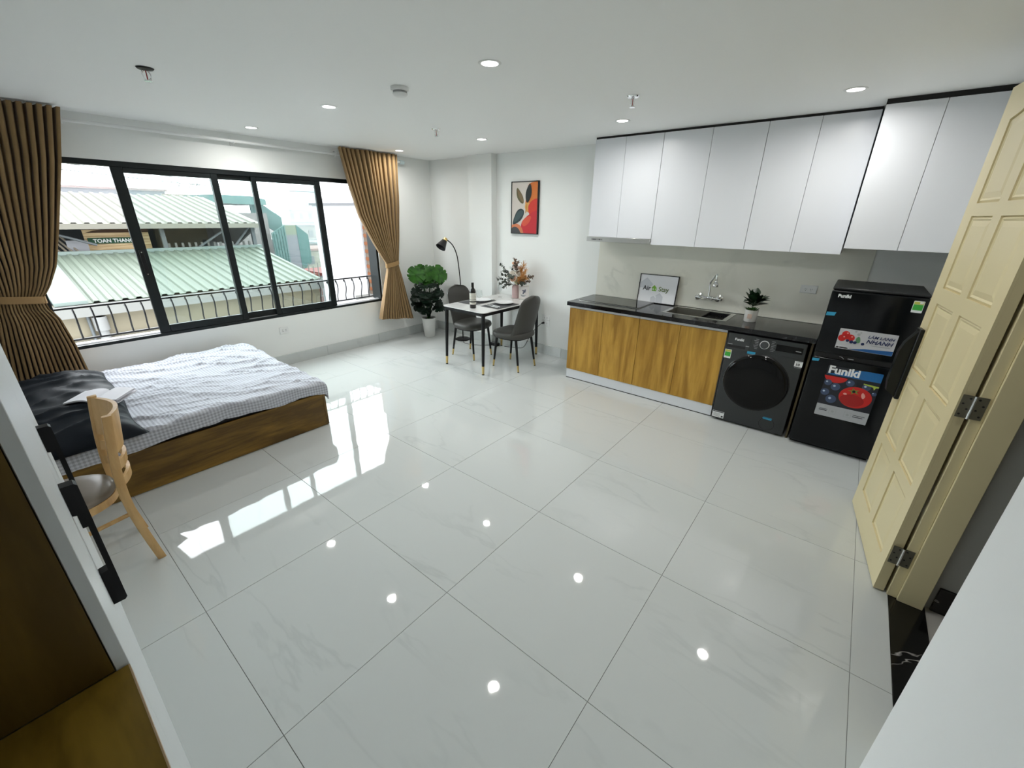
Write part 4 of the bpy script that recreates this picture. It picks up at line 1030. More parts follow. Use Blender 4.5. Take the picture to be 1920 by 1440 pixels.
# ================================================================== DINING TABLE
TX0, TX1, TY0, TY1, TZ = 3.385, 4.515, 3.115, 3.805, .750
tb = thing('dining_table', 'white marble-top dining table with black legs against the wall', 'table', ((TX0+TX1)/2, (TY0+TY1)/2, 0))
tp = B()
for k, (ins, z) in enumerate(((.010, TZ-.014), (0, TZ-.009), (0, TZ-.004), (.004, TZ))): pass
prof = [(.012, TZ-.014), (.001, TZ-.009), (0, TZ-.004), (.004, TZ)]
rings = []
for ins, z in prof: rings.append([tp.bm.verts.new((a, c, z)) for a, c in rrect(TX0+ins, TX1-ins, TY0+ins, TY1-ins, .055, 6)])
n_ = len(rings[0])
for a, c in zip(rings, rings[1:]):
    for j in range(n_): tp.bm.faces.new((a[j], a[(j+1) % n_], c[(j+1) % n_], c[j]))
tp.bm.faces.new(rings[0][::-1]); tp.bm.faces.new(rings[-1])
obj('table_top', tp, marble('table_marble', (0.66, 0.66, 0.65), (0.40, 0.39, 0.38), scale=2.4, width=.03, rough=.08, amount=.5), parent=tb, smooth=30)
ap = B(); iy = .045
ap.box(TX0+iy, TX1-iy, TY0+.022, TY0+.040, TZ-.050, TZ-.0145); ap.box(TX0+iy, TX1-iy, TY1-.040, TY1-.022, TZ-.050, TZ-.0145); ap.box(TX0+.022, TX0+.040, TY0+iy, TY1-iy, TZ-.050, TZ-.0145); ap.box(TX1-.040, TX1-.022, TY0+iy, TY1-iy, TZ-.050, TZ-.0145)
obj('apron', ap, BLACK_METAL, parent=tb, smooth=None)
for sx, sy in ((0, 0), (0, 1), (1, 0), (1, 1)):
    tx = (TX0+.045) if not sx else (TX1-.045); ty = (TY0+.045) if not sy else (TY1-.045)
    bx_ = tx + (-.028 if not sx else .010); by_ = ty + (-.012 if not sy else .012)
    top_, bot_ = Vector((tx, ty, TZ-.0145)), Vector((bx_, by_, .001)); cut = top_ + (bot_-top_)*.855
    lg = obj('leg', B().cyl(cut, top_, .0165, .0235, 16), BLACK_METAL, parent=tb)
    cut2 = top_ + (bot_-top_)*.985
    obj('leg_tip', B().cyl(cut2, cut, .0135, .0166, 16), GOLD, parent=lg); obj('leg_pad', B().cyl(bot_, cut2, .0145, .0145, 12), BLACK_METAL, parent=lg)

# ================================================================== DINING CHAIRS
LEATHER = M('grey_leatherette', (0.062, 0.061, 0.055), 0.45, spec=.4, bump=(90, .08, .001))
def dining_chair(words, loc, rz):
    """local: seat centre at the origin, backrest on the -y side, sitter faces +y"""
    t = thing('dining_chair', words, 'chair', loc, rz, group='grey dining chairs')
    # seat shell
    outline = []
    N = 36
    for i in range(N):
        a = 2*math.pi*i/N; c, s = math.cos(a), math.sin(a)
        k = (abs(c)**3.4 + abs(s)**3.4)**(-1/3.4)
        wx = .235 - .025*(1 if s < 0 else 0)*abs(s)
        outline.append((c*k*wx, s*k*.225 + .01))
    b_ = B(); rings = []
    for kk, z in ((.93, .398), (.985, .410), (1.0, .432), (.985, .452), (.93, .465), (.78, .471), (.4, .468), (.1, .466)):
        rings.append([b_.bm.verts.new((x_*kk, y_*kk, z)) for x_, y_ in outline])
    for a, c in zip(rings, rings[1:]):
        for j in range(N): b_.bm.faces.new((a[j], a[(j+1) % N], c[(j+1) % N], c[j]))
    b_.bm.faces.new(rings[0][::-1]); b_.bm.faces.new(rings[-1])
    obj('seat', b_, LEATHER, parent=t, local=True, smooth=60)
    # backrest: curved shell, wider at the bottom, rounded at the top
    b_ = B()
    def back(u, v, side):
        s = 2*u-1; h = v
        w_ = .218*(1-.12*h)
        if h > .72: w_ *= math.sqrt(max(0.0, 1-((h-.72)/.28)**2.6))*.97+.03
        x_ = s*w_
        y_ = -.195 - .085*h**1.15 + .055*(s*s)*(1-.5*h) + .03*(1-h)**3
        z_ = .440 + .475*h
        th = .020*(1-abs(s)**4)*(1-max(0, h-.8)/.2*.7) + .006
        return Vector((x_, y_ + side*th, z_))
    A = b_.grid(lambda u, v: back(u, v, 1), 20, 26); C_ = b_.grid(lambda u, v: back(u, v, -1), 20, 26)
    for i in range(20): b_.bm.faces.new((A[i][26], A[i+1][26], C_[i+1][26], C_[i][26])); b_.bm.faces.new((A[i][0], C_[i][0], C_[i+1][0], A[i+1][0]))
    for j in range(26): b_.bm.faces.new((A[0][j], A[0][j+1], C_[0][j+1], C_[0][j])); b_.bm.faces.new((A[20][j], C_[20][j], C_[20][j+1], A[20][j+1]))
    obj('backrest', b_, LEATHER, parent=t, local=True, smooth=60)
    obj('seat_base', B().prism([(x_*.9, y_*.9) for x_, y_ in outline], 'z', .386, .3975), BLACK_METAL, parent=t, local=True)
    for sx in (-1, 1):
        for sy in (-1, 1):
            top_ = Vector((sx*.150, sy*.150+.01, .386)); bot_ = Vector((sx*.170, sy*.200, .001)); cut = top_+(bot_-top_)*.78; c2 = top_+(bot_-top_)*.985
            lg = obj('leg', B().cyl(cut, top_, .0125, .0165, 14), BLACK_METAL, parent=t, local=True)
            obj('leg_tip', B().cyl(c2, cut, .0105, .0126, 14), GOLD, parent=lg, local=True); obj('leg_pad', B().cyl(bot_, c2, .0112, .0112, 10), BLACK_METAL, parent=lg, local=True)
    return t
dining_chair('grey dining chair on the near side of the table, back towards the camera', (3.910, 3.080, 0), math.radians(0))
dining_chair('grey dining chair on the far side of the table, in front of the lamp', (3.890, 3.800, 0), math.radians(180))

# ================================================================== TABLE SETTINGS
Z = TZ + .0005
MATM = M('placemat_grey', (0.055, 0.058, 0.062), .7, bump=(300, .3, .001))
obj('placemat', B().prism([(3.655, 3.135), (4.065, 3.135), (4.065, 3.415), (3.655, 3.415)], 'z', Z, Z+.0025), MATM, smooth=None, label='dark grey placemat on the near side of the table', cat='placemat', group='grey placemats')
obj('placemat', B().prism([(3.640, 3.500), (4.050, 3.500), (4.050, 3.780), (3.640, 3.780)], 'z', Z, Z+.0025), MATM, smooth=None, label='dark grey placemat on the far side of the table', cat='placemat', group='grey placemats')
PORC = M('porcelain_white', (0.70, 0.71, 0.72), .15)
def plate(x, y, words):
    obj('plate', B().lathe([(.010, .001), (.062, .001), (.066, .004), (.118, .017), (.120, .020), (.116, .0205), (.070, .009), (.010, .007)], (x, y, Z+.0028), 40), PORC, label=words, cat='plate', group='white plates', smooth=50)
plate(3.965, 3.300, 'white plate on the near placemat'); plate(3.905, 3.620, 'white plate on the far placemat behind the bottle')
def cutlery(name, x, y, rz, words, fork):
    t = thing(name, words, name, (x, y, Z+.0036), rz, group='steel cutlery')
    obj('grip', B().tube([(-.10, 0, .001), (-.02, 0, .002), (.035, 0, .004)], [.0055, .0045, .003], 8, flat=.45), STEEL, parent=t, local=True)
    if fork:
        h = B(); h.prism([(.034, -.004), (.055, -.011), (.062, -.011), (.062, .011), (.055, .011), (.034, .004)], 'z', .003, .005)
        for k in range(4): h.box(.060, .100, -.0108+k*.0062, -.0078+k*.0062, .003, .005)
        obj('tines', h, STEEL, parent=t, local=True, smooth=None)
    else:
        obj('blade', B().prism([(.034, -.004), (.060, -.009), (.105, -.009), (.118, .004), (.034, .004)], 'z', .003, .0045), STEEL, parent=t, local=True, smooth=None)
cutlery('fork', 3.770, 3.290, math.radians(82), 'steel fork on the near placemat left of the plate', True)
cutlery('fork', 4.040, 3.620, math.radians(-82), 'dark steel fork on the far placemat beside the plate', True)
cutlery('knife', 3.722, 3.285, math.radians(84), 'steel knife lying on the near placemat beside the fork', False)
# wine bottle
wb2 = thing('wine_bottle', 'dark wine bottle with white label on the table', 'bottle', (3.520, 3.405, Z))
obj('glass_body', B().lathe([(.010, .002), (.034, .0005), (.0375, .006), (.0375, .190), (.034, .208), (.018, .232), (.0145, .245), (.0145, .292), (.004, .292)], (3.520, 3.405, Z), 28), M('bottle_glass', (0.006, 0.005, 0.005), .06, spec=.6), parent=wb2)
def lab(z0, z1, m, r=.0380):
    q = B()
    def fn(u, v):
        a = math.radians(118 + 190*u); return Vector((3.520 + r*math.cos(a), 3.405 + r*math.sin(a), Z+z0+(z1-z0)*v))
    q.grid(fn, 16, 1); return q.thicken(.0003)
lb_ = obj('label', lab(.085, .178, 0), M('label_ivory', (0.66, 0.65, 0.58), .5), parent=wb2)
obj('label', lab(.045, .070, 0), M('label_ivory', (0.66, 0.65, 0.58), .5), parent=wb2)
obj('label_print', lab(.100, .104, 0, .0386), INK, parent=lb_); obj('label_print', lab(.135, .137, 0, .0386), LGREY, parent=lb_)
obj('capsule', B().lathe([(.0152, .240), (.0152, .2935), (.004, .2945)], (3.520, 3.405, Z), 20), M('capsule_black', (0.012, 0.011, 0.011), .35), parent=wb2)
def goblet(x, y, words, s=1.0):
    t = thing('wine_glass', words, 'glass', (x, y, Z), group='clear glasses')
    b_ = B().lathe([(.004, .0005), (.032*s, .0008), (.032*s, .0025), (.004, .006), (.0035, .082*s), (.010, .090*s), (.030*s, .105*s), (.035*s, .135*s), (.033*s, .185*s), (.0318*s, .185*s), (.0335*s, .135*s), (.028*s, .108*s), (.004, .094*s)], (x, y, Z), 24)
    obj('glass_bowl', b_, DRINKGLASS, parent=t, smooth=60); return t
goblet(3.675, 3.445, 'clear stemmed glass next to the wine bottle')
goblet(4.290, 3.640, 'clear glass standing near the column end of the table', .85)
# small framed print
sf_ = thing('small_frame', 'small white-framed print leaning beside the vase on the table', 'picture', (4.40, 3.24, Z))
R2 = Matrix.Translation((4.315, 3.340, Z+.0035)) @ Matrix.Rotation(math.radians(40), 4, 'Z') @ Matrix.Rotation(math.radians(14), 4, 'Y') @ Matrix(((0, 0, -1, 0), (-1, 0, 0, 0), (0, 1, 0, 0), (0, 0, 0, 1)))
def sfo(name, b_, m): b_.move(R2); return obj(name, b_, m, parent=sf_, smooth=None)
q = B(); W_, H_ = .130, .175
q.box(0, W_, 0, .010, 0, .012); q.box(0, W_, H_-.010, H_, 0, .012); q.box(0, .010, .010, H_-.010, 0, .012); q.box(W_-.010, W_, .010, H_-.010, 0, .012)
sfo('frame', q, M('frame_cream', (0.70, 0.66, 0.60), .5)); sfo('print_sheet', B().box(.010, W_-.010, .010, H_-.010, .001, .006), M('print_sheet', (0.70, 0.67, 0.66), .6))
sfo('print_shape', B().prism(disc(.060, .060, .034, 20, .030)[10:], 'z', .0062, .0065), LGREY); sfo('print_shape', B().prism(smooth_poly([(.040, .060), (.085, .075), (.095, .130), (.070, .120)], 2), 'z', .0066, .0069), M('print_slate', (0.10, 0.11, 0.16), .5))
sfo('print_shape', B().prism(disc(.055, .110, .010, 12), 'z', .0066, .0069), M('print_slate', (0.10, 0.11, 0.16), .5)); sfo('print_shape', B().prism(disc(.072, .075, .008, 12), 'z', .0070, .0073), M('print_sheet', (0.7, 0.67, 0.66)))
# ---- vase with dried bouquet
vs = thing('flower_vase', 'pink vase with dried bouquet of roses and eucalyptus', 'vase', (4.375, 3.440, Z))
VC = Vector((4.375, 3.440, Z))
obj('vase_body', B().lathe([(.010, .001), (.046, .001), (.050, .006), (.050, .145), (.044, .160), (.036, .166), (.036, .172), (.031, .172), (.031, .150), (.005, .02)], VC, 32), M('pink_ceramic', (0.58, 0.41, 0.40), .45), parent=vs)
rnd = random.Random(11)
def rose(c, r, m):
    b_ = B(); c = Vector(c)
    ax = (c - (VC+Vector((0, 0, .17)))).normalized()
    ax = (ax + Vector((-.5, -.4, .1))).normalized()
    q_ = ax.to_track_quat('Z', 'Y').to_matrix()
    for ring, (nr, rr, ht, op) in enumerate(((5, r, .55, .9), (5, r*.75, .62, .6), (4, r*.5, .66, .35), (3, r*.28, .68, .15))):
        for k in range(nr):
            a = 2*math.pi*(k+.5*(ring % 2))/nr
            def pt(u, v):
                aa = a + (u-.5)*2*math.pi/nr*1.35
                rad = rr*(.35+.65*math.sin(v*math.pi*.55)) + op*r*.12*v*v
                return c + q_ @ Vector((rad*math.cos(aa), rad*math.sin(aa), r*(-.55 + 1.15*ht*v - .18*op*v*v*v*(1 if v > .6 else 0) - .35*((u-.5)*2)**2*v*.4)))
            b_.grid(pt, 4, 4)
    return b_.thicken(.0015)
IV = M('rose_ivory', (0.90, 0.86, 0.78), .6); PE = M('rose_peach', (0.86, 0.60, 0.44), .6); BL = M('rose_blush', (0.85, 0.72, 0.68), .6); GRN = M('hydrangea_green', (0.74, 0.76, 0.54), .6)
IMR, IMT = Vector((.62, -.78, 0)), Vector((-.78, -.62, 0))
for rt, up_, tw, r, m in ((.037, .155, .05, .045, IV), (-.046, .160, .04, .041, IV), (-.037, .090, .06, .040, PE), (.020, .055, .06, .041, GRN), (-.010, .235, .03, .035, BL), (-.02, .280, .0, .034, PE), (-.10, .125, .0, .030, IV), (.092, .075, .03, .028, PE), (.04, .22, -.01, .034, BL)):
    obj('rose', rose(VC + Vector((0, 0, .172+up_)) + IMR*rt + IMT*tw, r, m), m, parent=vs, smooth=60)
EUC = M('eucalyptus', (0.10, 0.115, 0.095), .6); EUC2 = M('eucalyptus_brown', (0.16, 0.11, 0.08), .6)
def join(dst, src):
    me_ = bpy.data.meshes.new('tmp'); src.bm.to_mesh(me_); dst.bm.from_mesh(me_); bpy.data.meshes.remove(me_); src.bm.free()
def sprig(end, m, nleaf=16, size=.044):
    end = Vector(end); st = VC + Vector((0, 0, .15)); mid = (st+end)/2 + Vector((0, 0, .035))
    pts = bez([st, mid, end], 10); b_ = B().tube(pts, .0016, 5)
    for k in range(nleaf):
        t_ = .38 + .62*k/(nleaf-1); p = pts[int(t_*(len(pts)-1))]
        d = (pts[min(len(pts)-1, int(t_*(len(pts)-1))+1)] - pts[max(0, int(t_*(len(pts)-1))-1)]).normalized()
        s = Vector((rnd.uniform(-1, 1), rnd.uniform(-1, 1), rnd.uniform(-.6, .6))); s = (s - d*s.dot(d)).normalized()
        join(b_, leaf(p, p + (s*.9 + d*.5)*size*rnd.uniform(.8, 1.2), size*.75, up=d, n=4))
    obj('eucalyptus_sprig', b_, m, parent=vs, smooth=60)
for (dx, dy, dz, m) in ((-.10, .17, .42, EUC), (-.04, -.02, .50, EUC2), (-.06, -.06, .46, EUC2), (-.13, .10, .36, EUC), (-.14, .20, .24, EUC), (.02, -.25, .30, EUC2), (-.06, -.17, .20, EUC), (-.14, .08, .15, EUC), (-.02, .05, .40, EUC), (-.15, -.02, .30, EUC), (-.07, .19, .30, EUC), (-.16, .14, .19, EUC), (.03, -.18, .22, EUC2)):
    sprig(VC+Vector((dx, dy, dz)), m)
PAM = M('dried_plume', (0.62, 0.32, 0.11), .8)
for (dx, dy, dz) in ((.02, -.11, .44), (.03, -.13, .36), (-.03, -.15, .32), (0, -.16, .27), (.02, -.07, .38), (-.04, -.12, .28)):
    end = VC+Vector((dx, dy, dz)); st = VC+Vector((0, 0, .15)); b_ = B().tube([st, (st+end)/2, end], .002, 5)
    for k in range(95):
        t_ = .3+.7*rnd.random(); p = st+(end-st)*t_; d = (end-st).normalized()
        s = Vector((rnd.uniform(-1, 1), rnd.uniform(-1, 1), rnd.uniform(-1, 1))).normalized()
        b_.tube([p, p+(d*1.0+s*.8).normalized()*.065], [.0034, .0008], 3)
    obj('dried_plume', b_, PAM, parent=vs, smooth=60)

# ================================================================== FLOOR LAMP
fl = thing('floor_lamp', 'black gooseneck floor lamp with cone shade beside the column', 'lamp', (4.345, 4.43, 0))
obj('base', B().lathe([(.010, .0005), (.110, .0005), (.115, .004), (.113, .014), (.100, .020), (.010, .022)], (4.345, 4.43, 0), 36), BLACK_METAL, parent=fl)
obj('pole', B().tube(bez([(4.345, 4.43, .02), (4.338, 4.43, .45), (4.328, 4.43, .84), (4.312, 4.435, 1.07), (4.284, 4.44, 1.245), (4.225, 4.445, 1.365), (4.150, 4.447, 1.430), (4.100, 4.448, 1.450)], 8), .0075, 10), BLACK_METAL, parent=fl)
axis_ = Vector((-.095, .0, -.105)).normalized(); q_ = axis_.to_track_quat('Z', 'Y').to_matrix().to_4x4()
sh = B().lathe([(.030, .018), (.036, .016), (.070, .128), (.067, .128), (.033, .022), (.028, .022)], (0, 0, 0), 28); sh.move(Matrix.Translation((4.082, 4.448, 1.450)) @ q_)
obj('lamp_shade', sh, M('shade_black', (0.010, 0.010, 0.011), .5), parent=fl)
nk = B().lathe([(.012, -.030), (.028, -.022), (.031, .004), (.030, .018), (.008, .018)], (0, 0, 0), 20); nk.move(Matrix.Translation((4.082, 4.448, 1.450)) @ q_)
obj('brass_neck', nk, GOLD, parent=fl)
bl_ = B().sphere((0, 0, .065), .026); bl_.move(Matrix.Translation((4.082, 4.448, 1.450)) @ q_); obj('bulb', bl_, WHITE_PLASTIC, parent=fl)
obj('cord', B().tube(bez([(4.318, 4.43, .80), (4.350, 4.435, .76), (4.352, 4.44, .5), (4.360, 4.43, .10), (4.30, 4.36, .012), (4.205, 4.26, .006), (4.235, 4.07, .006), (4.34, 3.93, .006), (4.41, 3.85, .012)], 7), .0028, 6), BLACK_METAL, parent=fl)
ps_ = thing('power_strip', 'black power block on the floor at the foot of the column', 'power strip', (4.43, 3.84, 0))
obj('case', B().box(4.385, 4.455, 3.78, 3.92, .001, .045, .004), BLACK_METAL, parent=ps_)
obj('socket_face', B().box(4.395, 4.445, 3.79, 3.91, .0452, .0465), M('strip_face', (0.05, 0.05, 0.05), .5), parent=ps_, smooth=None)

# ================================================================== MONSTERA
mo = thing('monstera_plant', 'leafy monstera plant in a white pot in the corner', 'plant', (4.130, 4.945, 0))
PC = Vector((4.130, 4.945, 0))
obj('pot', B().lathe([(.010, .0005), (.073, .0005), (.078, .006), (.102, .265), (.108, .268), (.108, .298), (.100, .298), (.096, .272), (.005, .262)], PC, 36), M('white_pot', (0.74, 0.75, 0.73), .4), parent=mo)
obj('soil', B().lathe([(.093, .268), (.093, .274), (.004, .278)], PC, 28), M('soil', (0.02, 0.016, 0.012), .9, bump=(60, .6, .01)), parent=mo)
def monstera(c, d, up, L, m, nn=5):
    """heart leaf cut into fingers: d points to the tip, up is the face normal"""
    d = Vector(d).normalized(); up = Vector(up); up = (up-d*up.dot(d)).normalized(); s = d.cross(up)
    out = []
    K = 26
    half = []
    for i in range(K+1):
        t_ = i/K                                    # 0 at tip .. 1 at stem notch
        a = math.pi*t_*.93
        r = L*.5*(1.02-.10*math.cos(a*2))
        x_ = math.cos(a)*r*1.08; y_ = math.sin(a)*r*.98
        cut_ = abs(((t_*nn+.15) % 1)-.5)*2           # fingers
        if .10 < t_ < .90 and cut_ < .20: x_, y_ = x_*.90, y_*.45
        half.append((x_, y_))
    P_ = half + [(-L*.34, 0)] + [(x_, -y_) for x_, y_ in half[::-1]][:-1]
    b_ = B(); cc = Vector(c) + d*L*.42
    ctr = b_.bm.verts.new(cc)
    vs_ = []
    for x_, y_ in P_:
        bend = -.55*(x_*x_+y_*y_)/L*(.8 if x_ > 0 else .3) + abs(y_)*.12
        vs_.append(b_.bm.verts.new(cc + d*x_ + s*y_ + up*bend))
    for i in range(len(vs_)): b_.bm.faces.new((ctr, vs_[i], vs_[(i+1) % len(vs_)]))
    return b_
rnd = random.Random(3)
def mleaf(p, d, up, L, m, nn=5):
    b_ = monstera(p, d, up, L, m, nn)
    b_.tube(bez([PC+Vector((rnd.uniform(-.02, .02), rnd.uniform(-.02, .02), .27)), (PC+Vector(p))/2+Vector((0, 0, .16)), Vector(p)], 5), .0042, 5)
    obj('leaf', b_, m, parent=mo, smooth=None)
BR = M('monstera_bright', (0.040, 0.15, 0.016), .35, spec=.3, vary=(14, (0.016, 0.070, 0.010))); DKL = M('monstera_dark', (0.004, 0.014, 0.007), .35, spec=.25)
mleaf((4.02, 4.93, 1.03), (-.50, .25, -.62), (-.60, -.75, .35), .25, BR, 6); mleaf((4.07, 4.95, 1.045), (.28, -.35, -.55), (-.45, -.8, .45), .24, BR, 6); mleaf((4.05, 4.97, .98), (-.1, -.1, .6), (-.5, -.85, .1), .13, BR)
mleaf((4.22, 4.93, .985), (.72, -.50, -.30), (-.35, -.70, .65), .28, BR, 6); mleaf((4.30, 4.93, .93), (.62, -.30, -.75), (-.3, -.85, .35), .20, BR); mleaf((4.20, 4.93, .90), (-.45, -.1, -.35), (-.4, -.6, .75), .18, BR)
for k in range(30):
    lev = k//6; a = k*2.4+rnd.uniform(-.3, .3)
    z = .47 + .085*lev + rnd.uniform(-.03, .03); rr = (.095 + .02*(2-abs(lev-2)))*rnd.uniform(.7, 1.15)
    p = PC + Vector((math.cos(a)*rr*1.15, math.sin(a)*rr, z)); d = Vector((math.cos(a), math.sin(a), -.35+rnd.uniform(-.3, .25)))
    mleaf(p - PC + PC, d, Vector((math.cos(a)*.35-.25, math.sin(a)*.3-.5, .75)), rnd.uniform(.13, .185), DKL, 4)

# ================================================================== OUTSIDE: roofs and houses across the street
M_in = M
def M(name, col, *a, **k):                                  # outdoor colours darkened to offset the strong sky, keeping them from burning out
    if 'vary' in k and k['vary']: k['vary'] = (k['vary'][0], tuple(c*.165 for c in k['vary'][1]))
    k.setdefault('spec', .15)
    return M_in('outdoor_' + name, tuple(c*.165 for c in col), *a, **k)
def corrugated(x0, x1, y0, z0, y1, z1, pitch, depth):
    b_ = B(); n = int((x1-x0)/pitch)
    rows_ = []
    prof_ = ((0, 0), (.30, 0), (.42, depth), (.72, depth), (.84, 0))
    for i in range(n):
        for f, h in prof_: rows_.append((x0+(i+f)*pitch, h))
    rows_.append((x1, 0))
    A = [b_.bm.verts.new((x_, y0, z0+h)) for x_, h in rows_]; C_ = [b_.bm.verts.new((x_, y1, z1+h)) for x_, h in rows_]
    for i in range(len(A)-1): b_.bm.faces.new((A[i], A[i+1], C_[i+1], C_[i]))
    return b_.thicken(.01)
ROOF_C = M('roof_cream', (0.37, 0.37, 0.285), .5); ROOF_G = M('roof_green', (0.385, 0.47, 0.37), .5); FASC = M('fascia_pale', (0.60, 0.57, 0.47), .6)
GREYS = M('steel_grey', (0.33, 0.36, 0.37), .6); SHED = M('shed_wall', (0.20, 0.22, 0.22), .7); CREAMW = M('render_cream', (0.62, 0.54, 0.38), .8, vary=(1.5, (0.55, 0.48, 0.34)))
wh = thing('warehouse', 'shed across the street with pale corrugated metal roofs', 'building', (2.5, 14, -12))
obj('upper_roof', corrugated(-6.0, 5.55, 13.9, 1.46, 18.2, 2.22, .22, .035), ROOF_C, parent=wh, smooth=None)
obj('fascia', B().box(-6.0, 5.55, 13.80, 13.90, 1.36, 1.475), FASC, parent=wh, smooth=None)
obj('lower_roof', corrugated(1.05, 5.45, 10.6, .20, 14.1, .80, .20, .032), ROOF_G, parent=wh, smooth=None)
obj('roof_flashing', B().prism([(10.6, .20), (14.1, .80), (14.1, .86), (10.6, .26)], 'x', .62, 1.05), M('flashing', (0.55, 0.68, 0.62), .5), parent=wh, smooth=None)
obj('ridge_cap', B().box(1.0, 5.5, 14.02, 14.16, .80, .88), M('flashing', (0.55, 0.68, 0.62)), parent=wh, smooth=None)
fw2 = obj('front_wall', B().box(-3.0, 5.40, 10.75, 10.95, -12, .18), CREAMW, parent=wh, smooth=None)
obj('wall_band', B().box(-3.0, 5.40, 10.70, 10.75, -.50, -.44), M('render_band', (0.40, 0.36, 0.27), .8), parent=fw2, smooth=None)
obj('eave_board', B().box(.6, 5.45, 10.55, 10.70, -.02, .19), M('white_eave', (0.62, 0.62, 0.58), .7), parent=wh, smooth=None)
obj('inner_wall', B().box(-6, 5.4, 17.4, 17.5, -1, 1.9), SHED, parent=wh, smooth=None)
obj('mezzanine_floor', B().box(-6, 5.4, 14.2, 17.4, .55, .66), SHED, parent=wh, smooth=None)
obj('gable_end', B().prism([(14.1, 1.45), (14.1, 1.30), (15.6, .80), (18.1, .80), (18.1, 2.18)], 'x', 5.36, 5.42), M('gable_grey', (0.36, 0.37, 0.35), .7), parent=wh, smooth=None)
for x in (-.2, 3.15, 5.30): obj('post', B().box(x, x+.09, 14.05, 14.14, .66, 1.40), GREYS, parent=wh, smooth=None)
for (xa, za, xb, zb_) in ((5.28, 1.38, 4.75, .80), (3.9, .85, 4.7, 1.35), (1.0, 1.36, 1.9, 1.0)):
    obj('brace', B().cyl((xa, 14.10, za), (xb, 14.10, zb_), .028, n=6), GREYS, parent=wh)
for k in range(14):
    x = 3.3+k*.15
    obj('baluster', B().box(x, x+.05, 14.3, 14.33, .66, .98), M('pale_concrete', (0.55, 0.54, 0.50), .8), parent=wh, smooth=None)
rn = random.Random(2)
for k in range(10):
    x = .75+k*.10
    obj('leaning_pole', B().cyl((x, 14.2, .72), (x-.25-.1*rn.random(), 14.6, 1.25), .022, n=6), M('bamboo', (0.55, 0.47, 0.36), .7), parent=wh)
obj('white_sheet', B().box(1.42, 1.78, 14.35, 14.38, .72, 1.10), M('white_board', (0.75, 0.75, 0.78), .6), parent=wh, smooth=None)
obj('downpipe', B().cyl((1.12, 10.62, -1.6), (1.12, 10.62, -.05), .075, n=12).cyl((1.12, 10.62, -.30), (1.12, 10.62, -.05), .105, n=12), M('pvc_white', (0.66, 0.66, 0.64), .5), parent=wh)
obj('cable', B().cyl((.98, 10.68, -2), (.98, 10.68, .1), .025, n=8), GREYS, parent=wh)
obj('window_hood', B().box(2.0, 3.0, 10.55, 10.75, -.86, -.78), M('hood_brown', (0.25, 0.16, 0.12), .7), parent=wh, smooth=None)
# shop front with its green sign, under the upper roof
sh_ = thing('shop_front', 'brown shop front with green name board under the far roof', 'shop', (2.4, 14.7, .66))
obj('wood_front', B().box(1.80, 3.05, 14.75, 14.82, .66, 1.32), wood('shop_wood', (0.24, 0.15, 0.06), (0.48, 0.36, 0.20), (1, 1, 22), .6), parent=sh_, smooth=None)
obj('arch_board', B().prism([(1.85, 1.25), (2.0, 1.30), (2.3, 1.345), (2.7, 1.355), (3.05, 1.34), (3.05, 1.25)], 'y', 14.68, 14.75), M('shop_brown', (0.20, 0.10, 0.045), .6), parent=sh_, smooth=None)
sb = obj('sign_board', B().box(1.84, 2.86, 14.66, 14.70, 1.00, 1.135), M('sign_deep_green', (0.04, 0.22, 0.09), .5), parent=sh_, smooth=None)
text('sign_lettering', 'TOAN THANG', .118, M('sign_letter_white', (2.6, 2.6, 2.5), .5), sb, (1.93, 14.655, 1.025), (1, 0, 0), (0, 0, 1), ext=.003, bold=.003, sx=.98)
obj('shop_step', B().box(2.1, 2.9, 14.72, 14.75, .68, .72), M('shop_gold', (0.50, 0.34, 0.12), .5), parent=sh_, smooth=None)
# white building and brick-clad building on the right
wn_ = thing('white_building', 'plain white rendered building wall outside the right of the window', 'building', (6.6, 8.8, -12))
obj('wall_block', B().box(5.02, 8.5, 7.93, 9.75, -12, 1.93), M('white_render', (1.5, 1.5, 1.53), .8), parent=wn_, smooth=None)
obj('coping', B().box(4.98, 8.5, 7.93, 9.80, 1.93, 1.97), M('coping_grey', (0.50, 0.50, 0.52), .7), parent=wn_, smooth=None)
obj('roof_stair', B().box(6.6, 8.4, 8.6, 9.6, 1.97, 2.75), M('white_render', (0.8, 0.8, 0.82)), parent=wn_, smooth=None)
for x in (6.7, 7.1, 7.5, 7.9): obj('roof_post', B().cyl((x, 8.7, 2.75), (x, 8.7, 3.0), .02, n=6), GREYS, parent=wn_)
br_ = thing('brick_building', 'orange brick building strip beside the right curtain', 'building', (6.5, 7.2, -12))
obj('core_wall', B().box(5.06, 8.0, 6.45, 7.915, -12, 2.6), M('mortar', (0.48, 0.36, 0.27), .9), parent=br_, smooth=None)
BRK = M('orange_brick', (0.50, 0.16, 0.06), .8, vary=(3, (0.60, 0.24, 0.10)))
bk0 = None
for r in range(26):
    for c in range(5):
        y = 6.60+c*.262+(.131 if r % 2 else 0); z = .28+r*.075
        if y+.25 > 7.915: continue
        if bk0 is None:
            bk0 = obj('brick', B().box(-.02, 0, 0, .25, 0, .063), BRK, parent=br_, local=True, smooth=None); o = bk0
        else: o = bk0.copy(); COL.objects.link(o)
        o.location = (5.06-6.5, y-7.2, z+12)
obj('balcony_ledge', B().box(4.7, 5.06, 6.6, 7.90, .10, .20), M('pale_concrete', (0.55, 0.54, 0.5)), parent=br_, smooth=None)
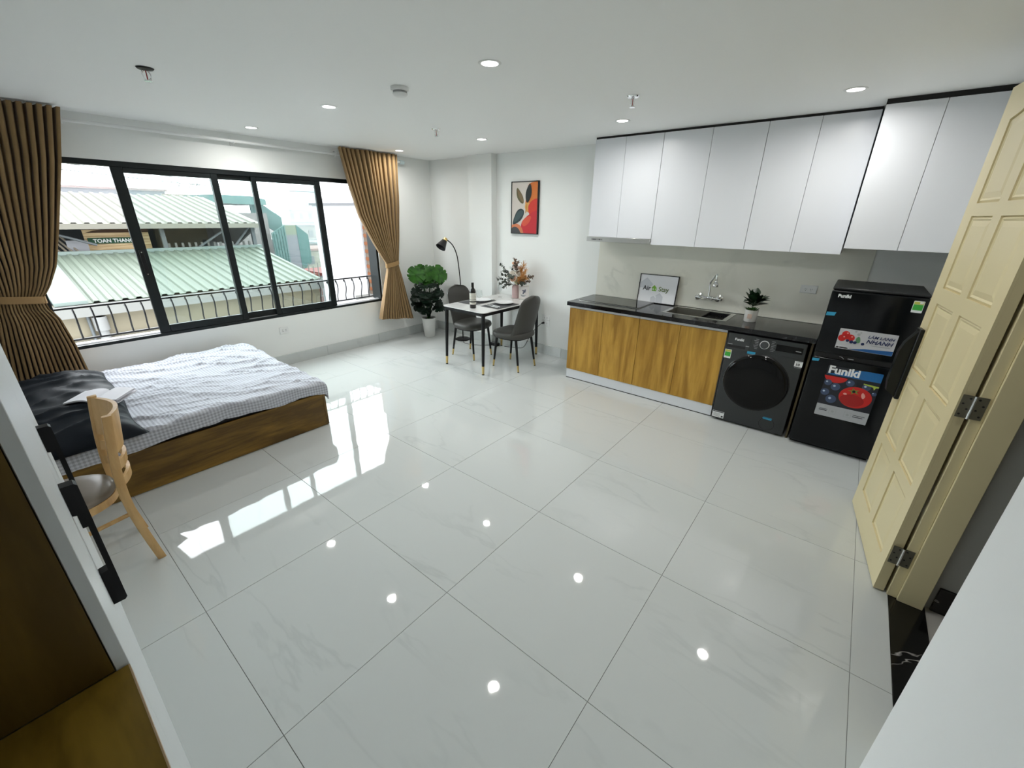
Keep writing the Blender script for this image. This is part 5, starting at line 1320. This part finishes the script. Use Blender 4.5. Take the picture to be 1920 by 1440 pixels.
# teal-roofed house, green metal shed
hs = thing('teal_roof_house', 'house with a teal gabled metal roof behind the pale roof', 'building', (8.6, 24, -12))
TEAL = M('teal_metal', (0.24, 0.48, 0.44), .6); TEALD = M('teal_dark', (0.12, 0.33, 0.30), .6)
obj('house_wall', B().box(7.4, 9.6, 23.2, 26.5, -12, 1.75), M('pale_pink_wall', (0.55, 0.50, 0.47), .8), parent=hs, smooth=None)
obj('roof_slope', B().prism([(7.2, 2.15), (9.55, 2.10), (9.55, 2.35), (8.9, 2.48), (7.2, 2.48)], 'y', 22.9, 26.6), TEAL, parent=hs, smooth=None)
obj('gable_cladding', B().prism([(9.0, 2.45), (9.7, 2.05), (10.35, 1.55), (10.35, .60), (9.0, 1.55)], 'y', 23.4, 23.5), TEALD, parent=hs, smooth=None)
gs = thing('green_shed', 'tall green corrugated shed with a grey door beyond the roofs', 'building', (10.3, 25, -12))
obj('left_wall', corrugated(9.35, 10.05, 22.5, 0, 22.51, 1.25, .14, .02) if False else B().prism([(9.35, -2.0), (10.0, -2.0), (10.0, 1.22), (9.35, .85)], 'y', 22.4, 22.5), TEAL, parent=gs, smooth=None)
for k in range(5): obj('rib', B().box(9.40+k*.13, 9.43+k*.13, 22.36, 22.4, -2.0, .86+k*.07), TEALD, parent=gs, smooth=None)
obj('centre_panel', B().box(10.0, 10.55, 22.42, 22.5, -2.0, .75), M('grey_violet', (0.45, 0.46, 0.50), .7), parent=gs, smooth=None)
obj('top_panel', B().box(10.0, 10.55, 22.42, 22.5, .75, 1.20), M('pale_olive', (0.45, 0.52, 0.36), .7), parent=gs, smooth=None)
obj('right_wall', B().prism([(10.55, -1.0), (11.1, -.6), (11.1, .75), (10.55, 1.22)], 'y', 22.4, 22.5), TEALD, parent=gs, smooth=None)
rs = thing('red_roof_shed', 'low red metal roof with pale scaffold poles below the green shed', 'building', (9.4, 17.5, -12))
obj('red_wall', B().box(8.05, 8.75, 17.2, 19, -12, -.55), M('faded_red', (0.45, 0.14, 0.10), .8), parent=rs, smooth=None)
obj('red_roof', B().box(8.75, 10.0, 17.0, 19, -.62, -.50), M('red_metal', (0.52, 0.12, 0.10), .6), parent=rs, smooth=None)
obj('lower_wall', B().box(8.75, 9.8, 17.3, 19, -12, -.62), M('white_block', (0.62, 0.62, 0.62), .8), parent=rs, smooth=None)
for k in range(5): obj('scaffold_pole', B().cyl((8.0+k*.19, 17.0, -3), (8.05+k*.19, 17.0, -.2+.12*(k % 2)), .02, n=6), M('pale_concrete', (0.55, 0.54, 0.5)), parent=rs)
for k in range(4): obj('scaffold_rail', B().cyl((7.95, 16.97, -.75-k*.35), (8.85, 16.97, -.70-k*.35), .018, n=6), M('pale_concrete', (0.55, 0.54, 0.5)), parent=rs)
# far town blocks in the haze, each its own building
far = [('cream block with balconies far off', 15.0, 18.2, 32, .9, (0.58, 0.55, 0.47)), ('tall pale block with a green rooftop cabin', 18.3, 22.6, 40, 3.0, (0.58, 0.58, 0.54)), ('low pink roofed house in the distance', 13.2, 15.4, 36, 1.0, (0.62, 0.45, 0.38)),
       ('grey concrete house behind the green shed', 11.0, 11.85, 26, .25, (0.45, 0.46, 0.45)), ('pale yellow house with folding shutters', 12.0, 14.0, 25, -.25, (0.62, 0.60, 0.45)), ('white house low between the roofs', 10.1, 11.9, 18.9, -1.0, (0.62, 0.62, 0.60)),
       ('pale grey tower far behind the teal roof', 16.5, 17.6, 55, 3.0, (0.55, 0.57, 0.60)), ('dark blue roofed hall behind the pale roof', 2.0, 7.4, 30, 2.75, (0.34, 0.37, 0.42)), ('sea green roof behind the pale roof ridge', 5.0, 9.0, 27.2, 2.35, (0.34, 0.52, 0.47)),
       ('beige roof terrace at the far left', -1.5, 2.6, 24, 2.6, (0.52, 0.47, 0.40)), ('pale block beyond the white wall', 24, 30, 45, 2.2, (0.60, 0.60, 0.58)), ('sandy house with small windows', 14.4, 17.0, 28, -.1, (0.58, 0.52, 0.42))]
for i, (wds, x0, x1, y, z1, col) in enumerate(far):
    t = thing('distant_house', wds + ' in the hazy town', 'building', ((x0+x1)/2, y+1, -12))
    m = M('far_wall_%d' % i, col, .85)
    wl = obj('wall_block', B().box(x0, x1, y, y+2.5, -12, z1), m, parent=t, smooth=None)
    obj('roof_slab', B().box(x0-.1, x1+.1, y-.12, y+2.6, z1, z1+.10), M('far_roof_%d' % (i % 3), [(0.50, 0.50, 0.48), (0.56, 0.34, 0.28), (0.40, 0.54, 0.50)][i % 3], .8), parent=t, smooth=None)
    nwin = max(2, int((x1-x0)/.75))
    for r in range(3):
        for c in range(nwin):
            xx = x0+.2+c*(x1-x0-.3)/nwin
            obj('window', B().box(xx, xx+.32, y-.03, y-.001, z1-.75-r*.95, z1-.30-r*.95), M('far_window', (0.22, 0.25, 0.26), .4), parent=wl, smooth=None)
    if i == 1: obj('rooftop_cabin', B().box(x0+1.2, x0+3.2, y, y+1.5, z1+.1, z1+.75), TEAL, parent=t, smooth=None)
    if i in (0, 1):
        for r in range(2): obj('balcony', B().box(x0+.2, x1-.4, y-.5, y-.03, z1-1.0-r*.95, z1-.85-r*.95), M('pale_concrete', (0.55, 0.54, 0.5)), parent=t, smooth=None)
# utility pole with transformers and wires
up_ = thing('utility_pole', 'utility pole with transformer boxes and tangled wires at the far left', 'utility pole', (1.55, 19.3, -12))
obj('pole', B().cyl((1.55, 19.3, -12), (1.55, 19.3, 3.9), .11, .09, 12), M('pole_concrete', (0.62, 0.61, 0.60), .8), parent=up_)
obj('transformer', B().box(1.15, 1.50, 19.05, 19.3, 2.75, 3.25, .02), M('transformer_grey', (0.52, 0.50, 0.46), .7), parent=up_); obj('transformer', B().box(1.66, 2.05, 19.05, 19.3, 2.75, 3.30, .02), M('transformer_grey', (0.52, 0.50, 0.46), .7), parent=up_)
obj('cross_arm', B().box(.6, 2.5, 19.25, 19.35, 3.42, 3.50), GREYS, parent=up_, smooth=None)
for k in range(6): obj('insulator', B().lathe([(.02, 0), (.05, .03), (.03, .06), (.05, .09), (.02, .14)], (.75+k*.32, 19.3, 3.50), 8), M('insulator', (0.40, 0.30, 0.28), .4), parent=up_)
for k in range(4): obj('wire', B().tube(bez([(1.0+k*.3, 19.3, 3.6), (1.25+.2*k, 19.2, 3.0), (1.5+.05*k, 19.18, 2.2+.1*k)], 6), .014, 5), GREYS, parent=up_)
for k, (z, dz) in enumerate(((3.35, .0), (3.15, .05))):
    w_ = obj('power_cable', B().tube(bez([(-6, 20, z+.6), (8, 22, z-.4), (26, 26, z+.2)], 10), .014, 5), GREYS, label=('upper' if k == 0 else 'lower')+' thin power cable sagging across the sky', cat='cable')
an = thing('rooftop_rack', 'tangle of wire racks and planters on a roof behind the pale roof', 'rack', (7.7, 28, 2.45))
for k in range(14):
    x = 6.9+k*.12
    obj('hoop', B().tube(bez([(x, 28, 2.55), (x+.05, 28, 2.85), (x+.2*rn.uniform(-1, 1), 28, 3.05+.15*rn.random()), (x+.25*rn.uniform(-1, 1), 28, 2.90)], 5), .012, 4), M('rack_wire', (0.45, 0.42, 0.40), .6), parent=an)
obj('planter', B().box(6.8, 8.6, 27.9, 28.2, 2.451, 2.58), M('planter_tan', (0.60, 0.50, 0.34), .8), parent=an, smooth=None)
obj('ground', B().box(-60, 80, 5.9, 120, -12.2, -12), M('street', (0.30, 0.30, 0.29), .9), label='street level ground far below the window', cat='ground', kind='structure')

# thin city haze beyond the first row of roofs
hz = bpy.data.materials.new('city_haze'); hz.use_nodes = True; hn = hz.node_tree; hn.nodes.clear()
ho = hn.nodes.new('ShaderNodeOutputMaterial'); hs_ = hn.nodes.new('ShaderNodeVolumeScatter'); hs_.inputs['Density'].default_value = .016; hs_.inputs['Color'].default_value = (0.95, 0.97, 1.0, 1)
hn.links.new(hs_.outputs[0], ho.inputs['Volume'])
obj('haze', B().box(-30, 60, 20.5, 75, -12, 12), hz, smooth=None, label='thin pale haze hanging over the distant town', cat='haze', kind='stuff')
